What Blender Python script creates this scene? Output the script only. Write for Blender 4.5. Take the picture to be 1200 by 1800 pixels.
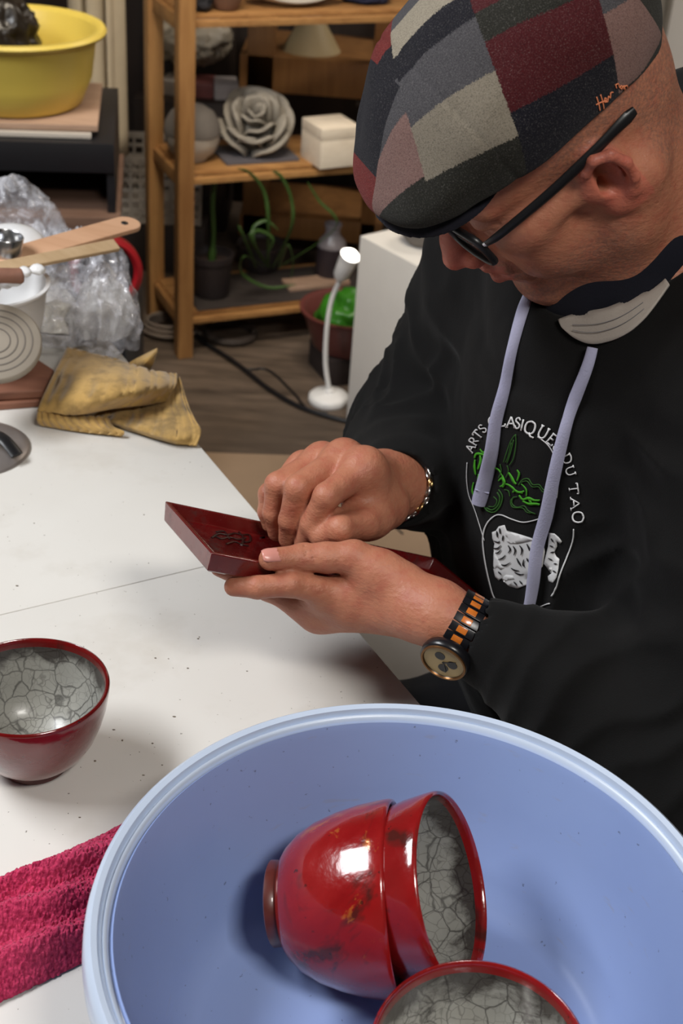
import bpy, bmesh, math, random
import numpy as np
from mathutils import Vector, Matrix
from mathutils.bvhtree import BVHTree

random.seed(7); rng = np.random.default_rng(7)
for o in list(bpy.data.objects): bpy.data.objects.remove(o)
scn = bpy.context.scene
col = scn.collection

# ---------------------------------------------------------------- camera
FPX = 2400.0; PITCH = math.radians(32.2); CAMH = 1.52
_f = np.array([0, math.cos(PITCH), -math.sin(PITCH)])
_r0 = np.array([1.0, 0, 0]); _u0 = np.cross(_r0, _f)
_a = math.asin(298.0 / FPX * math.tan(PITCH))
_r = math.cos(_a) * _r0 + math.sin(_a) * _u0
_u = -math.sin(_a) * _r0 + math.cos(_a) * _u0
CAM = np.array([0, 0, CAMH])
def ray(x, y): return (x - 600) / FPX * _r - (y - 900) / FPX * _u + _f
def onz(x, y, z):
    d = ray(x, y); return CAM + d * ((z - CAMH) / d[2])
def atd(x, y, t): return CAM + ray(x, y) * t
def aty(x, y, Y):
    d = ray(x, y); return CAM + d * (Y / d[1])
def nrm(v):
    v = np.asarray(v, float); return v / np.linalg.norm(v)
cam = bpy.data.cameras.new('camera'); camo = bpy.data.objects.new('camera', cam); col.objects.link(camo)
cam.sensor_fit = 'VERTICAL'; cam.sensor_height = 36; cam.sensor_width = 24; cam.lens = FPX / 1800 * 36
cam.clip_start = 0.02; cam.clip_end = 60
cam.dof.use_dof = True; cam.dof.focus_distance = 1.02; cam.dof.aperture_fstop = 11
camo.matrix_world = Matrix(((_r[0], _u[0], -_f[0], 0), (_r[1], _u[1], -_f[1], 0), (_r[2], _u[2], -_f[2], CAMH), (0, 0, 0, 1)))
scn.camera = camo

# ---------------------------------------------------------------- light
scn.view_settings.view_transform = 'Standard'; scn.view_settings.look = 'None'
scn.view_settings.gamma = 1; scn.view_settings.use_curve_mapping = False
scn.view_settings.exposure = 0.0
w = bpy.data.worlds.new('world'); scn.world = w; w.use_nodes = True
w.node_tree.nodes['Background'].inputs[0].default_value = (0.75, 0.85, 1.0, 1)
w.node_tree.nodes['Background'].inputs[1].default_value = 0.5
def area(name, loc, target, sx, sy, watts, colr):
    l = bpy.data.lights.new(name, 'AREA'); l.shape = 'RECTANGLE'; l.size = sx; l.size_y = sy
    l.energy = watts; l.color = colr
    o = bpy.data.objects.new(name, l); col.objects.link(o); o.location = loc
    o.rotation_euler = (Vector(target) - Vector(loc)).to_track_quat('-Z', 'Y').to_euler()
    return o
area('ceiling_light_left', (-1.30, 0.85, 2.30), (-0.3, 0.8, 0.75), 1.0, 0.45, 38, (0.95, 0.97, 1.0))
area('ceiling_light_right', (0.62, -0.30, 2.5), (0.0, 0.9, 0.75), 0.5, 0.3, 23, (1.0, 0.96, 0.90))
lb = area('added_fill_back', (-0.2, 1.95, 2.62), (-0.28, 3.15, 0.5), 1.0, 0.3, 5.5, (1.0, 0.88, 0.72)); lb.data.spread = math.radians(64)  # unseen fill added to brighten the shelf and background
area('added_fill_far', (1.5, 3.7, 2.62), (1.4, 4.4, 0.8), 1.2, 0.3, 34, (1.0, 0.90, 0.78))  # unseen fill added to brighten the right of the back wall

# ---------------------------------------------------------------- helpers
def tag(o, label=None, cat=None, group=None, kind=None):
    if label: o['label'] = label
    if cat: o['category'] = cat
    if group: o['group'] = group
    if kind: o['kind'] = kind
    return o
def thing(name, label, cat, loc=(0, 0, 0), group=None):
    o = bpy.data.objects.new(name, None); o.empty_display_size = 0.05
    col.objects.link(o); o.location = tuple(map(float, loc))
    return tag(o, label, cat, group)
def wloc(o):
    v = np.array(o.location); p = o.parent
    while p is not None: v = v + np.array(p.location); p = p.parent
    return v
def mk(name, verts, faces, mat, parent=None, smooth=True, base=None, autosm=None):
    """verts in world coordinates; object origin at base (default: parent's origin / first centre)"""
    verts = np.asarray(verts, float)
    if base is None:
        base = wloc(parent) if parent is not None else np.array([verts[:, 0].mean(), verts[:, 1].mean(), verts[:, 2].min()])
    base = np.asarray(base, float)
    me = bpy.data.meshes.new(name)
    v = (verts - base)
    fa = faces if isinstance(faces, np.ndarray) else [tuple(int(i) for i in f) for f in faces]
    if isinstance(fa, np.ndarray) and len(fa):
        nq, kq = fa.shape
        me.vertices.add(len(v)); me.vertices.foreach_set('co', v.astype(np.float32).ravel())
        me.loops.add(nq * kq); me.loops.foreach_set('vertex_index', fa.astype(np.int32).ravel())
        me.polygons.add(nq); me.polygons.foreach_set('loop_start', np.arange(0, nq * kq, kq, dtype=np.int32))
        me.update(calc_edges=True); me.validate()
    else:
        me.from_pydata([tuple(x) for x in v.tolist()], [], fa)
    if smooth:
        me.polygons.foreach_set('use_smooth', [True] * len(me.polygons))
        if autosm: me.set_sharp_from_angle(angle=math.radians(autosm))
    o = bpy.data.objects.new(name, me); col.objects.link(o)
    if mat is not None: me.materials.append(mat)
    if parent is not None:
        o.parent = parent; o.location = tuple(base - wloc(parent))
    else: o.location = tuple(base)
    return o
def dup(root, delta):
    c = root.copy(); col.objects.link(c); c.location = tuple(np.array(root.location) + np.array(delta))
    for ch in list(root.children):
        if ch is c: continue
        d = ch.copy(); col.objects.link(d); d.parent = c
        for g in list(ch.children):
            e = g.copy(); col.objects.link(e); e.parent = d
    return c
def box_vf(c, h, X=(1, 0, 0), Y=(0, 1, 0), Z=(0, 0, 1), bev=0.0):
    """box of half sizes h about c, bevelled when bev > 0"""
    bm = bmesh.new(); bmesh.ops.create_cube(bm, size=2)
    for v in bm.verts: v.co = Vector((v.co.x * h[0], v.co.y * h[1], v.co.z * h[2]))
    if bev > 0: bmesh.ops.bevel(bm, geom=bm.edges[:], offset=bev, segments=2, affect='EDGES', profile=0.6)
    bm.verts.index_update()
    V = np.array([v.co[:] for v in bm.verts]); Fc = [tuple(v.index for v in f.verts) for f in bm.faces]; bm.free()
    M = np.stack([np.asarray(X, float), np.asarray(Y, float), np.asarray(Z, float)], 1)
    return V @ M.T + np.asarray(c, float), Fc
def box(name, c, h, mat, parent=None, X=(1, 0, 0), Y=(0, 1, 0), Z=(0, 0, 1), bev=0.003, base=None):
    V, Fc = box_vf(c, h, X, Y, Z, bev)
    return mk(name, V, Fc, mat, parent, smooth=bev > 0, base=base, autosm=40)
def join(*vf):
    V = []; Fc = []; n = 0
    for v, f in vf:
        V.append(np.asarray(v, float)); Fc += [tuple(int(i) + n for i in q) for q in f]; n += len(v)
    return np.concatenate(V), Fc
def lathe_vf(prof, seg=64, c=(0, 0, 0), Z=(0, 0, 1), wob=None):
    """prof list of (r, z); r=0 ends close"""
    Z = nrm(Z); X = nrm(np.cross(Z, (0.123, 0.97, 0.2) if abs(Z[1]) < 0.9 else (1, 0, 0.1))); Y = np.cross(Z, X)
    V = []; Fc = []; rings = []
    for r, z in prof:
        if r < 1e-6:
            rings.append([len(V)]); V.append(np.asarray(c) + Z * z)
        else:
            ids = []
            for k in range(seg):
                a = 2 * math.pi * k / seg; rr = r * (1 + (wob(a, z) if wob else 0))
                ids.append(len(V)); V.append(np.asarray(c) + (X * math.cos(a) + Y * math.sin(a)) * rr + Z * z)
            rings.append(ids)
    for A, B in zip(rings[:-1], rings[1:]):
        if len(A) == 1 and len(B) == 1: continue
        for k in range(seg):
            k2 = (k + 1) % seg
            if len(A) == 1: Fc.append((A[0], B[k2], B[k]))
            elif len(B) == 1: Fc.append((A[k], A[k2], B[0]))
            else: Fc.append((A[k], A[k2], B[k2], B[k]))
    return np.array(V), Fc
def lathe(name, prof, mat, parent=None, seg=64, c=(0, 0, 0), Z=(0, 0, 1), wob=None, base=None, autosm=50):
    V, Fc = lathe_vf(prof, seg, c, Z, wob)
    return mk(name, V, Fc, mat, parent, True, base if base is not None else (None if parent is not None else c), autosm)
def spline(P, n=8, closed=False):
    P = np.asarray(P, float); m = len(P); out = []
    R = range(m if closed else m - 1)
    for i in R:
        if closed: a, b, c, d = P[(i - 1) % m], P[i], P[(i + 1) % m], P[(i + 2) % m]
        else: a, b, c, d = P[max(i - 1, 0)], P[i], P[i + 1], P[min(i + 2, m - 1)]
        for k in range(n):
            t = k / n
            out.append(0.5 * ((2 * b) + (c - a) * t + (2 * a - 5 * b + 4 * c - d) * t * t + (3 * b - a - 3 * c + d) * t ** 3))
    if not closed: out.append(P[-1])
    return np.array(out)
def tube_vf(P, rad, seg=10, flat=1.0, up=None, closed=False, caps=True):
    """tube along polyline P; rad scalar or per point; flat scales the second axis"""
    P = np.asarray(P, float); n = len(P); rad = np.broadcast_to(np.asarray(rad, float), (n,))
    T = np.zeros_like(P)
    for i in range(n):
        a = P[(i - 1) % n] if closed else P[max(i - 1, 0)]; b = P[(i + 1) % n] if closed else P[min(i + 1, n - 1)]
        T[i] = nrm(b - a + 1e-12)
    u = np.asarray(up, float) if up is not None else (np.array([0, 0, 1.0]) if abs(T[0][2]) < 0.9 else np.array([1.0, 0, 0]))
    V = []; 
    for i in range(n):
        if up is not None and np.ndim(up) == 2: u = np.asarray(up[i], float)
        N = nrm(u - T[i] * (u @ T[i])); Bn = np.cross(T[i], N)
        if up is None: u = N
        for k in range(seg):
            a = 2 * math.pi * k / seg
            V.append(P[i] + (Bn * math.cos(a) + N * math.sin(a) * flat) * rad[i])
    Fc = []
    for i in range(n if closed else n - 1):
        j = (i + 1) % n
        for k in range(seg):
            k2 = (k + 1) % seg
            Fc.append((i * seg + k, i * seg + k2, j * seg + k2, j * seg + k))
    if caps and not closed:
        Fc.append(tuple(range(seg - 1, -1, -1))); Fc.append(tuple((n - 1) * seg + k for k in range(seg)))
    return np.array(V), Fc
def tube(name, P, rad, mat, parent=None, seg=10, flat=1.0, up=None, closed=False, base=None):
    V, Fc = tube_vf(P, rad, seg, flat, up, closed)
    return mk(name, V, Fc, mat, parent, True, base, 60)
def prism_vf(poly, o, X, Y, Z, t):
    """2D polygon in plane (X,Y) at o extruded by t along Z"""
    poly = np.asarray(poly, float); n = len(poly)
    A = np.asarray(o) + poly[:, :1] * np.asarray(X) + poly[:, 1:2] * np.asarray(Y)
    V = np.concatenate([A, A + np.asarray(Z) * t])
    Fc = [tuple(range(n - 1, -1, -1)), tuple(range(n, 2 * n))] + [(i, (i + 1) % n, n + (i + 1) % n, n + i) for i in range(n)]
    return V, Fc
def grid_vf(fn, nu, nv):
    """fn(u,v) arrays -> (n,3)"""
    U, W = np.meshgrid(np.linspace(0, 1, nu), np.linspace(0, 1, nv), indexing='ij')
    V = fn(U.ravel(), W.ravel()); I = np.arange(nu * nv).reshape(nu, nv)
    Fc = np.stack([I[:-1, :-1], I[1:, :-1], I[1:, 1:], I[:-1, 1:]], -1).reshape(-1, 4)
    return V, Fc
def solid(o, t, off=-1):
    m = o.modifiers.new('thickness', 'SOLIDIFY'); m.thickness = t; m.offset = off; return o
def subsurf(o, n=1):
    m = o.modifiers.new('subd', 'SUBSURF'); m.levels = n; m.render_levels = n; return o

# value noise (numpy)
_NT = np.random.default_rng(3).random((32, 32, 32)).astype(np.float32)
def noise3(p):
    p = np.asarray(p, np.float32); i = np.floor(p).astype(int); f = p - i; f = f * f * (3 - 2 * f); i &= 31; j = (i + 1) & 31
    def g(a, b, c): return _NT[a, b, c]
    x0, y0, z0 = i.T; x1, y1, z1 = j.T; fx, fy, fz = f.T
    return ((g(x0, y0, z0) * (1 - fx) + g(x1, y0, z0) * fx) * (1 - fy) + (g(x0, y1, z0) * (1 - fx) + g(x1, y1, z0) * fx) * fy) * (1 - fz) + \
           ((g(x0, y0, z1) * (1 - fx) + g(x1, y0, z1) * fx) * (1 - fy) + (g(x0, y1, z1) * (1 - fx) + g(x1, y1, z1) * fx) * fy) * fz
def fbm(p, o=3):
    s = 0; a = 0.5; q = np.asarray(p, np.float32)
    for k in range(o): s = s + a * (noise3(q + 7.3 * k) - 0.5); q = q * 2.03; a *= 0.5
    return s

# ---------------------------------------------------------------- signed distance fields -> one continuous surface
class Field:
    def __init__(s): s.ops = []
    def add(s, fn, c, R, k=0.01, op='u'): s.ops.append((fn, np.asarray(c, float), R, k, op)); return s
    def rc(s, a, b, ra, rb, k=0.01, op='u'):
        a = np.asarray(a, float); b = np.asarray(b, float); ab = b - a; L2 = max(ab @ ab, 1e-12)
        def fn(P):
            t = np.clip(((P - a) @ ab) / L2, 0, 1); return np.linalg.norm(P - a - t[:, None] * ab, axis=1) - (ra + (rb - ra) * t)
        return s.add(fn, (a + b) / 2, np.sqrt(L2) / 2 + max(ra, rb), k, op)
    def chain(s, pts, rad, k=0.01, op='u'):
        for i in range(len(pts) - 1): s.rc(pts[i], pts[i + 1], rad[i], rad[i + 1], k, op)
        return s
    def el(s, c, r, M=None, k=0.01, op='u'):
        c = np.asarray(c, float); r = np.asarray(r, float); M = np.eye(3) if M is None else np.asarray(M, float)
        def fn(P):
            q = (P - c) @ M; k0 = np.linalg.norm(q / r, axis=1); k1 = np.linalg.norm(q / (r * r), axis=1)
            return k0 * (k0 - 1) / np.maximum(k1, 1e-6)
        return s.add(fn, c, r.max(), k, op)
    def post(s, fn, c, R): return s.add(fn, c, R, 0, 'f')
    def ev(s, P):
        d = np.full(len(P), 0.04)
        b0 = P.min(0); b1 = P.max(0)
        for fn, c, R, k, op in s.ops:
            if op != 'f' and (np.maximum(np.maximum(b0 - c, c - b1), 0) ** 2).sum() > (R + k + 0.03) ** 2: continue
            if op == 'f':
                m = np.nonzero(((P - c) ** 2).sum(1) < R * R)[0]
                if len(m): d[m] = fn(P[m], d[m])
                continue
            m = np.nonzero(((P - c) ** 2).sum(1) < (R + k + 0.03) ** 2)[0]
            if not len(m): continue
            b = fn(P[m]); a = d[m]
            if op == 'u':
                h = np.maximum(k - np.abs(a - b), 0) / k; d[m] = np.minimum(a, b) - h * h * k / 4
            elif op == 's':
                b = -b; h = np.maximum(k - np.abs(a - b), 0) / k; d[m] = np.maximum(a, b) + h * h * k / 4
        return d
    def mesh(s, lo, hi, h):
        lo = np.asarray(lo, float); hi = np.asarray(hi, float); nb = np.ceil((hi - lo) / (8 * h)).astype(int)
        g = np.stack(np.meshgrid(*[np.arange(n) for n in nb], indexing='ij'), -1).reshape(-1, 3)
        cen = lo + (g * 8 + 4) * h
        d = np.concatenate([s.ev(cen[i:i + 4000]) for i in range(0, len(cen), 4000)]); g = g[np.abs(d) < min(8 * h * 0.87 * 1.5 + 0.003, 0.039)]
        g = g[np.lexsort(((g[:, 2] // 4), (g[:, 1] // 4), (g[:, 0] // 4)))]
        st = np.stack(np.meshgrid(*[np.arange(9)] * 3, indexing='ij'), -1).reshape(-1, 3)
        D = np.empty((len(g), 729), np.float32)
        for i in range(0, len(g), 40):
            gi = g[i:i + 40]; P = lo + (gi[:, None] * 8 + st[None]).reshape(-1, 3) * h
            D[i:i + 40] = s.ev(P).reshape(len(gi), 729)
        D = D.reshape(-1, 9, 9, 9); S = D < 0
        keep = S.any((1, 2, 3)) & ~S.all((1, 2, 3)); g = g[keep]; D = D[keep]; S = S[keep]
        N = nb * 8 + 2
        acc = np.zeros((len(g), 8, 8, 8, 3), np.float32); cnt = np.zeros((len(g), 8, 8, 8), np.float32)
        for ax in range(3):
            o1, o2 = [i for i in range(3) if i != ax]
            for b1 in (0, 1):
                for b2 in (0, 1):
                    sl0 = [slice(0, 8)] * 3; sl0[o1] = slice(b1, b1 + 8); sl0[o2] = slice(b2, b2 + 8)
                    sl1 = list(sl0); sl1[ax] = slice(1, 9)
                    a = D[(slice(None), *sl0)]; b = D[(slice(None), *sl1)]; m = (a < 0) != (b < 0)
                    t = np.where(m, a / np.where(m, a - b, 1), 0)
                    v = np.zeros((*a.shape, 3), np.float32); v[..., ax] = t; v[..., o1] = b1; v[..., o2] = b2
                    acc += v * m[..., None]; cnt += m
        bi, x, y, z = np.nonzero(cnt > 0)
        gc = g[bi] * 8 + np.stack([x, y, z], 1)
        V = lo + (gc + acc[bi, x, y, z] / cnt[bi, x, y, z][:, None]) * h
        gid = (gc[:, 0].astype(np.int64) * N[1] + gc[:, 1]) * N[2] + gc[:, 2]
        od = np.argsort(gid); gs = gid[od]
        def look(c):
            q = (c[:, 0].astype(np.int64) * N[1] + c[:, 1]) * N[2] + c[:, 2]
            i = np.clip(np.searchsorted(gs, q), 0, len(gs) - 1); return np.where(gs[i] == q, od[i], -1)
        FA = []
        for ax in range(3):
            o1, o2 = (ax + 1) % 3, (ax + 2) % 3
            sl1 = [slice(0, 8)] * 3; sl1[ax] = slice(1, 9)
            a = S[:, :8, :8, :8]; b = S[(slice(None), *sl1)]
            bi, x, y, z = np.nonzero(a != b); c = g[bi] * 8 + np.stack([x, y, z], 1); ins = a[bi, x, y, z]
            e1 = np.zeros(3, int); e1[o1] = 1; e2 = np.zeros(3, int); e2[o2] = 1
            q = np.stack([look(c - e1 - e2), look(c - e2), look(c), look(c - e1)], 1)
            q = np.where(ins[:, None], q, q[:, ::-1]); FA.append(q[(q >= 0).all(1)])
        return V, np.concatenate(FA)

# ---------------------------------------------------------------- materials
class NT:
    def __init__(s, name):
        s.m = bpy.data.materials.new(name); s.m.use_nodes = True; s.t = s.m.node_tree
        s.b = s.t.nodes['Principled BSDF']; s.co = None
    def n(s, typ, **kw):
        x = s.t.nodes.new(typ)
        for k, v in kw.items(): setattr(x, k, v)
        return x
    def lk(s, a, b): s.t.links.new(a, b)
    def coord(s, scale=(1, 1, 1), rot=(0, 0, 0), loc=(0, 0, 0), kind='Object'):
        tc = s.n('ShaderNodeTexCoord'); mp = s.n('ShaderNodeMapping')
        mp.inputs['Scale'].default_value = scale; mp.inputs['Rotation'].default_value = rot; mp.inputs['Location'].default_value = loc
        s.lk(tc.outputs[kind], mp.inputs[0]); return mp.outputs[0]
    def noise(s, vec, scale, detail=3, rough=0.55, dist=0):
        x = s.n('ShaderNodeTexNoise'); x.inputs['Scale'].default_value = scale; x.inputs['Detail'].default_value = detail
        x.inputs['Roughness'].default_value = rough; x.inputs['Distortion'].default_value = dist; s.lk(vec, x.inputs['Vector']); return x.outputs['Fac']
    def ramp(s, fac, stops, interp='LINEAR'):
        x = s.n('ShaderNodeValToRGB'); x.color_ramp.interpolation = interp; e = x.color_ramp.elements
        while len(e) > 1: e.remove(e[-1])
        for i, (p, c) in enumerate(stops):
            c = (c, c, c) if np.isscalar(c) else c
            q = e[0] if i == 0 else e.new(p)
            q.position = p; q.color = (*c[:3], 1)
        s.lk(fac, x.inputs[0]); return x.outputs[0]
    def mix(s, fac, a, b, mode='MIX'):
        x = s.n('ShaderNodeMix', data_type='RGBA', blend_type=mode)
        for sock, v in ((x.inputs[0], fac), (x.inputs[6], a), (x.inputs[7], b)):
            if hasattr(v, 'links') or hasattr(v, 'is_linked'): s.lk(v, sock)
            elif np.isscalar(v): sock.default_value = v
            else: sock.default_value = (*v[:3], 1)
        return x.outputs[2]
    def math(s, op, a, b=0.0, c=None):
        x = s.n('ShaderNodeMath', operation=op)
        for sock, v in zip(x.inputs, (a, b, c)):
            if v is None: continue
            if hasattr(v, 'is_linked'): s.lk(v, sock)
            else: sock.default_value = v
        return x.outputs[0]
    def sep(s, vec):
        x = s.n('ShaderNodeSeparateXYZ'); s.lk(vec, x.inputs[0]); return x.outputs
    def bump(s, h, strength=0.3, dist=0.002):
        x = s.n('ShaderNodeBump'); x.inputs['Strength'].default_value = strength; x.inputs['Distance'].default_value = dist
        s.lk(h, x.inputs['Height']); s.lk(x.outputs[0], s.b.inputs['Normal']); return x
    def base(s, v):
        if hasattr(v, 'is_linked'): s.lk(v, s.b.inputs['Base Color'])
        else: s.b.inputs['Base Color'].default_value = (*v[:3], 1)
    def set(s, **kw):
        for k, v in kw.items():
            i = s.b.inputs[k.replace('_', ' ')]
            if hasattr(v, 'is_linked'): s.lk(v, i)
            else: i.default_value = v
        return s
def lin(r, g, b):
    f = lambda c: (c / 255 / 12.92) if c / 255 <= 0.04045 else ((c / 255 + 0.055) / 1.055) ** 2.4
    return (f(r), f(g), f(b))
def simple(name, c, rough=0.6, var=0.12, scale=40, bump=0.0, metal=0.0, coat=0.0, spec=0.5, bdist=0.001):
    m = NT(name); v = m.coord(); n = m.noise(v, scale, 4)
    c = np.array(c); m.base(m.mix(n, tuple(c * (1 - var)), tuple(np.minimum(c * (1 + var), 1))))
    m.set(Roughness=rough, Metallic=metal, Coat_Weight=coat, Specular_IOR_Level=spec)
    if bump: m.bump(m.noise(v, scale * 3, 4), bump, bdist)
    return m.m
def wood(name, c1, c2, scale=12, stretch=(1, 1, 0.08), rough=0.55):
    m = NT(name); v = m.coord(scale=stretch); n = m.noise(v, scale * 6, 5, 0.6, 0.6); n2 = m.noise(v, scale, 3)
    k = m.math('ADD', m.math('MULTIPLY', n, 0.55), m.math('MULTIPLY', n2, 0.45))
    m.base(m.ramp(k, [(0.36, c1), (0.64, c2)])); m.set(Roughness=rough); m.bump(n, 0.12, 0.001)
    return m.m

# ================================================================ materials in common
M = {}
M['wall_dim'] = simple('wall_low_bounce_paint', lin(128, 120, 110), 0.85, 0.06, 6)  # darkened colour for the unseen walls and ceiling, to cut bounce light
M['wall'] = simple('wall_paint', lin(205, 200, 190), 0.85, 0.05, 6)
def floor_mat():
    m = NT('floor_vinyl'); v = m.coord(); vs = m.coord(scale=(1, 9, 1), rot=(0, 0, 0.5))
    n = m.noise(v, 3.2, 5, 0.6); g = m.noise(vs, 5, 5, 0.65)
    c = m.ramp(g, [(0.32, lin(62, 52, 44)), (0.68, lin(116, 100, 86))])
    m.base(m.mix(m.ramp(n, [(0.42, 0), (0.62, 1)]), c, lin(88, 76, 66)))
    m.set(Roughness=0.55); m.bump(g, 0.1, 0.002); return m.m
M['floor'] = floor_mat()
def table_mat():
    m = NT('white_laminate'); v = m.coord(); n = m.noise(v, 5, 4); sp = m.noise(v, 260, 2, 0.5); sc = m.noise(m.coord(scale=(1, 6, 1), rot=(0, 0, 0.9)), 24, 4, 0.6)
    c = m.mix(n, lin(214, 210, 203), lin(226, 224, 219))
    sm = m.noise(v, 9, 5, 0.6); c = m.mix(m.math('MULTIPLY', m.ramp(sm, [(0.56, 0), (0.78, 1)]), 0.28), c, lin(165, 152, 132))
    c = m.mix(m.ramp(sp, [(0.735, 0), (0.75, 0.75)]), c, lin(95, 85, 72))
    c = m.mix(m.ramp(sc, [(0.70, 0), (0.76, 0.3)]), c, lin(150, 140, 125))
    m.base(c); m.set(Roughness=m.ramp(n, [(0.3, 0.32), (0.7, 0.44)]), Specular_IOR_Level=0.4); return m.m
M['table'] = table_mat()
M['steel'] = simple('brushed_steel', (0.55, 0.56, 0.58), 0.25, 0.1, 60, metal=1.0)
M['grey_metal'] = simple('painted_grey_metal', lin(120, 120, 122), 0.4, 0.08, 30)
M['black'] = simple('black_plastic', lin(22, 22, 25), 0.38, 0.2, 30)
M['darkwood'] = wood('dark_wood', lin(60, 38, 24), lin(92, 60, 38))
M['pine'] = wood('varnished_pine', lin(146, 102, 58), lin(184, 138, 84), 10, (1, 1, 0.1))
M['pineX'] = wood('varnished_pine_across', lin(146, 102, 58), lin(184, 138, 84), 10, (0.1, 1, 1))
M['paleboard'] = wood('pale_plywood', lin(158, 128, 108), lin(184, 154, 132), 8, (0.15, 1, 1), 0.7)

# ================================================================ room shell
def slab(name, lo, hi, mat):
    lo = np.array(lo, float); hi = np.array(hi, float)
    return tag(box(name, (lo + hi) / 2, (hi - lo) / 2, mat, bev=0), kind='structure')
RX0, RX1, RY0, RY1, RZ = -2.3, 2.4, -1.8, 5.0, 2.75
slab('floor', (RX0, RY0, -0.1), (RX1, RY1, 0), M['floor'])
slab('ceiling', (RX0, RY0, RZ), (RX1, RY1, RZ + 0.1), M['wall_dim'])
slab('wall_back', (RX0, RY1, 0), (RX1, RY1 + 0.1, RZ), M['wall'])
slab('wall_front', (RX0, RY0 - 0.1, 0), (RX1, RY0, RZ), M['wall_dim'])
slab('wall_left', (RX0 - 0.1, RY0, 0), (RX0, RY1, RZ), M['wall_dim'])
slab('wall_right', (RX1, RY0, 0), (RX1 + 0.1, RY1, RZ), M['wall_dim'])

# ================================================================ work table
TZ = 0.75
TE = np.array([-0.507, 0.862, 0]); TQ = np.array([-0.862, -0.507, 0]); TO = np.array([0.08, 0.922, 0])
def tb(s, q, z=TZ): return TO + TE * s + TQ * q + np.array([0, 0, z])
table = thing('work_table', 'long white laminate work table with crumbs of clay', 'table', tb(0.1, 0.45, 0))
S0, SJ, S1, QW = -0.66, 0.2625, 1.02, 0.92
for a, b in ((S0, SJ - 0.0003), (SJ + 0.0003, S1)):
    box('tabletop_panel', tb((a + b) / 2, QW / 2, TZ - 0.011), ((b - a) / 2, QW / 2, 0.011), M['table'], table, TE, TQ, (0, 0, 1), 0.0012)
for s in (S0 + 0.08, S1 - 0.08):
    for q in (0.1, QW - 0.1):
        box('leg', tb(s, q, (TZ - 0.022) / 2), (0.02, 0.02, (TZ - 0.022) / 2), M['grey_metal'], table, TE, TQ, (0, 0, 1), 0.003)
for q in (0.1, QW - 0.1): box('apron_rail', tb((S0 + S1) / 2, q, TZ - 0.047), ((S1 - S0) / 2 - 0.1, 0.012, 0.024), M['grey_metal'], table, TE, TQ, (0, 0, 1), 0.002)
for s in (S0 + 0.08, S1 - 0.08): box('apron_rail', tb(s, QW / 2, TZ - 0.047), (0.012, QW / 2 - 0.12, 0.024), M['grey_metal'], table, TE, TQ, (0, 0, 1), 0.002)
# clay crumbs lying on the top
crm = simple('dried_clay_crumb', lin(112, 100, 86), 0.9, 0.3, 400)
CV = []; 
for px, py in [(261, 990), (253, 905), (272, 772), (640, 1233), (245, 1322), (229, 1327), (252, 1363), (247, 1372), (306, 1260), (268, 1307), (215, 1302), (167, 1338), (120, 1430), (140, 1437), (296, 1158), (273, 1157), (350, 1120), (342, 1080), (330, 1175), (434, 1180), (60, 920), (30, 1030), (285, 1345), (200, 1283), (348, 1123)]:
    p = onz(px, py, TZ); r = random.uniform(0.0004, 0.0011)
    bm = bmesh.new(); bmesh.ops.create_icosphere(bm, subdivisions=1, radius=r); bm.verts.index_update()
    V = np.array([v.co[:] for v in bm.verts]) * (random.uniform(0.8, 2.2), 1, 0.5) + p + (0, 0, r * 0.3)
    CV.append((V, [tuple(v.index for v in f_.verts) for f_ in bm.faces])); bm.free()
V, Fc = join(*CV); tag(mk('clay_crumbs', V, Fc, crm, base=tb(0, 0.3)), 'tiny dark clay crumbs scattered over the white table', 'crumbs', kind='stuff')

# ================================================================ blue basin
def basin_mat():
    m = NT('blue_plastic'); v = m.coord(); n = m.noise(v, 9, 4); d = m.noise(v, 210, 3, 0.5); st = m.noise(m.coord(scale=(1, 1, 5)), 30, 4, 0.6)
    c = m.mix(n, lin(132, 152, 202), lin(146, 166, 212))
    c = m.mix(m.ramp(d, [(0.715, 0), (0.74, 0.55)]), c, lin(70, 75, 90))
    c = m.mix(m.ramp(st, [(0.64, 0), (0.72, 0.22)]), c, lin(150, 140, 128))
    m.base(c); m.set(Roughness=0.36, Specular_IOR_Level=0.45, Subsurface_Weight=0.0); return m.m
M['blue'] = basin_mat()
M['blue_rim'] = simple('blue_plastic_rim', lin(190, 203, 223), 0.33, 0.05, 30)
BC = np.array([0.063, 0.566, TZ]); BR = 0.197; BH = 0.132
basin = thing('plastic_basin', 'large round pale blue plastic basin holding red raku bowls', 'basin', BC)
lathe('basin_wall', [(0, 0.004), (0.125, 0.004), (0.133, 0.002), (0.141, 0.006), (0.150, 0.025), (0.168, 0.075), (0.179, BH - 0.012), (0.181, BH - 0.006),
                     (0.179, BH - 0.004), (0.1765, BH - 0.010), (0.166, 0.077), (0.147, 0.027), (0.138, 0.012), (0.128, 0.0075), (0, 0.007)], M['blue'], basin, 128, BC)
lathe('basin_rim', [(0.1795, BH - 0.016), (0.1815, BH - 0.006), (0.1825, BH - 0.002), (0.1845, BH - 0.001), (0.1853, BH - 0.0035), (0.1868, BH - 0.0035), (0.188, BH + 0.0015), (0.1915, BH + 0.003),
                    (0.1945, BH + 0.0005), (0.1963, BH - 0.006), (0.197, BH - 0.016), (0.1963, BH - 0.018), (0.1945, BH - 0.016), (0.193, BH - 0.006), (0.188, BH - 0.0035), (0.1835, BH - 0.009), (0.1795, BH - 0.016)], M['blue_rim'], basin, 160, BC)

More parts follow.
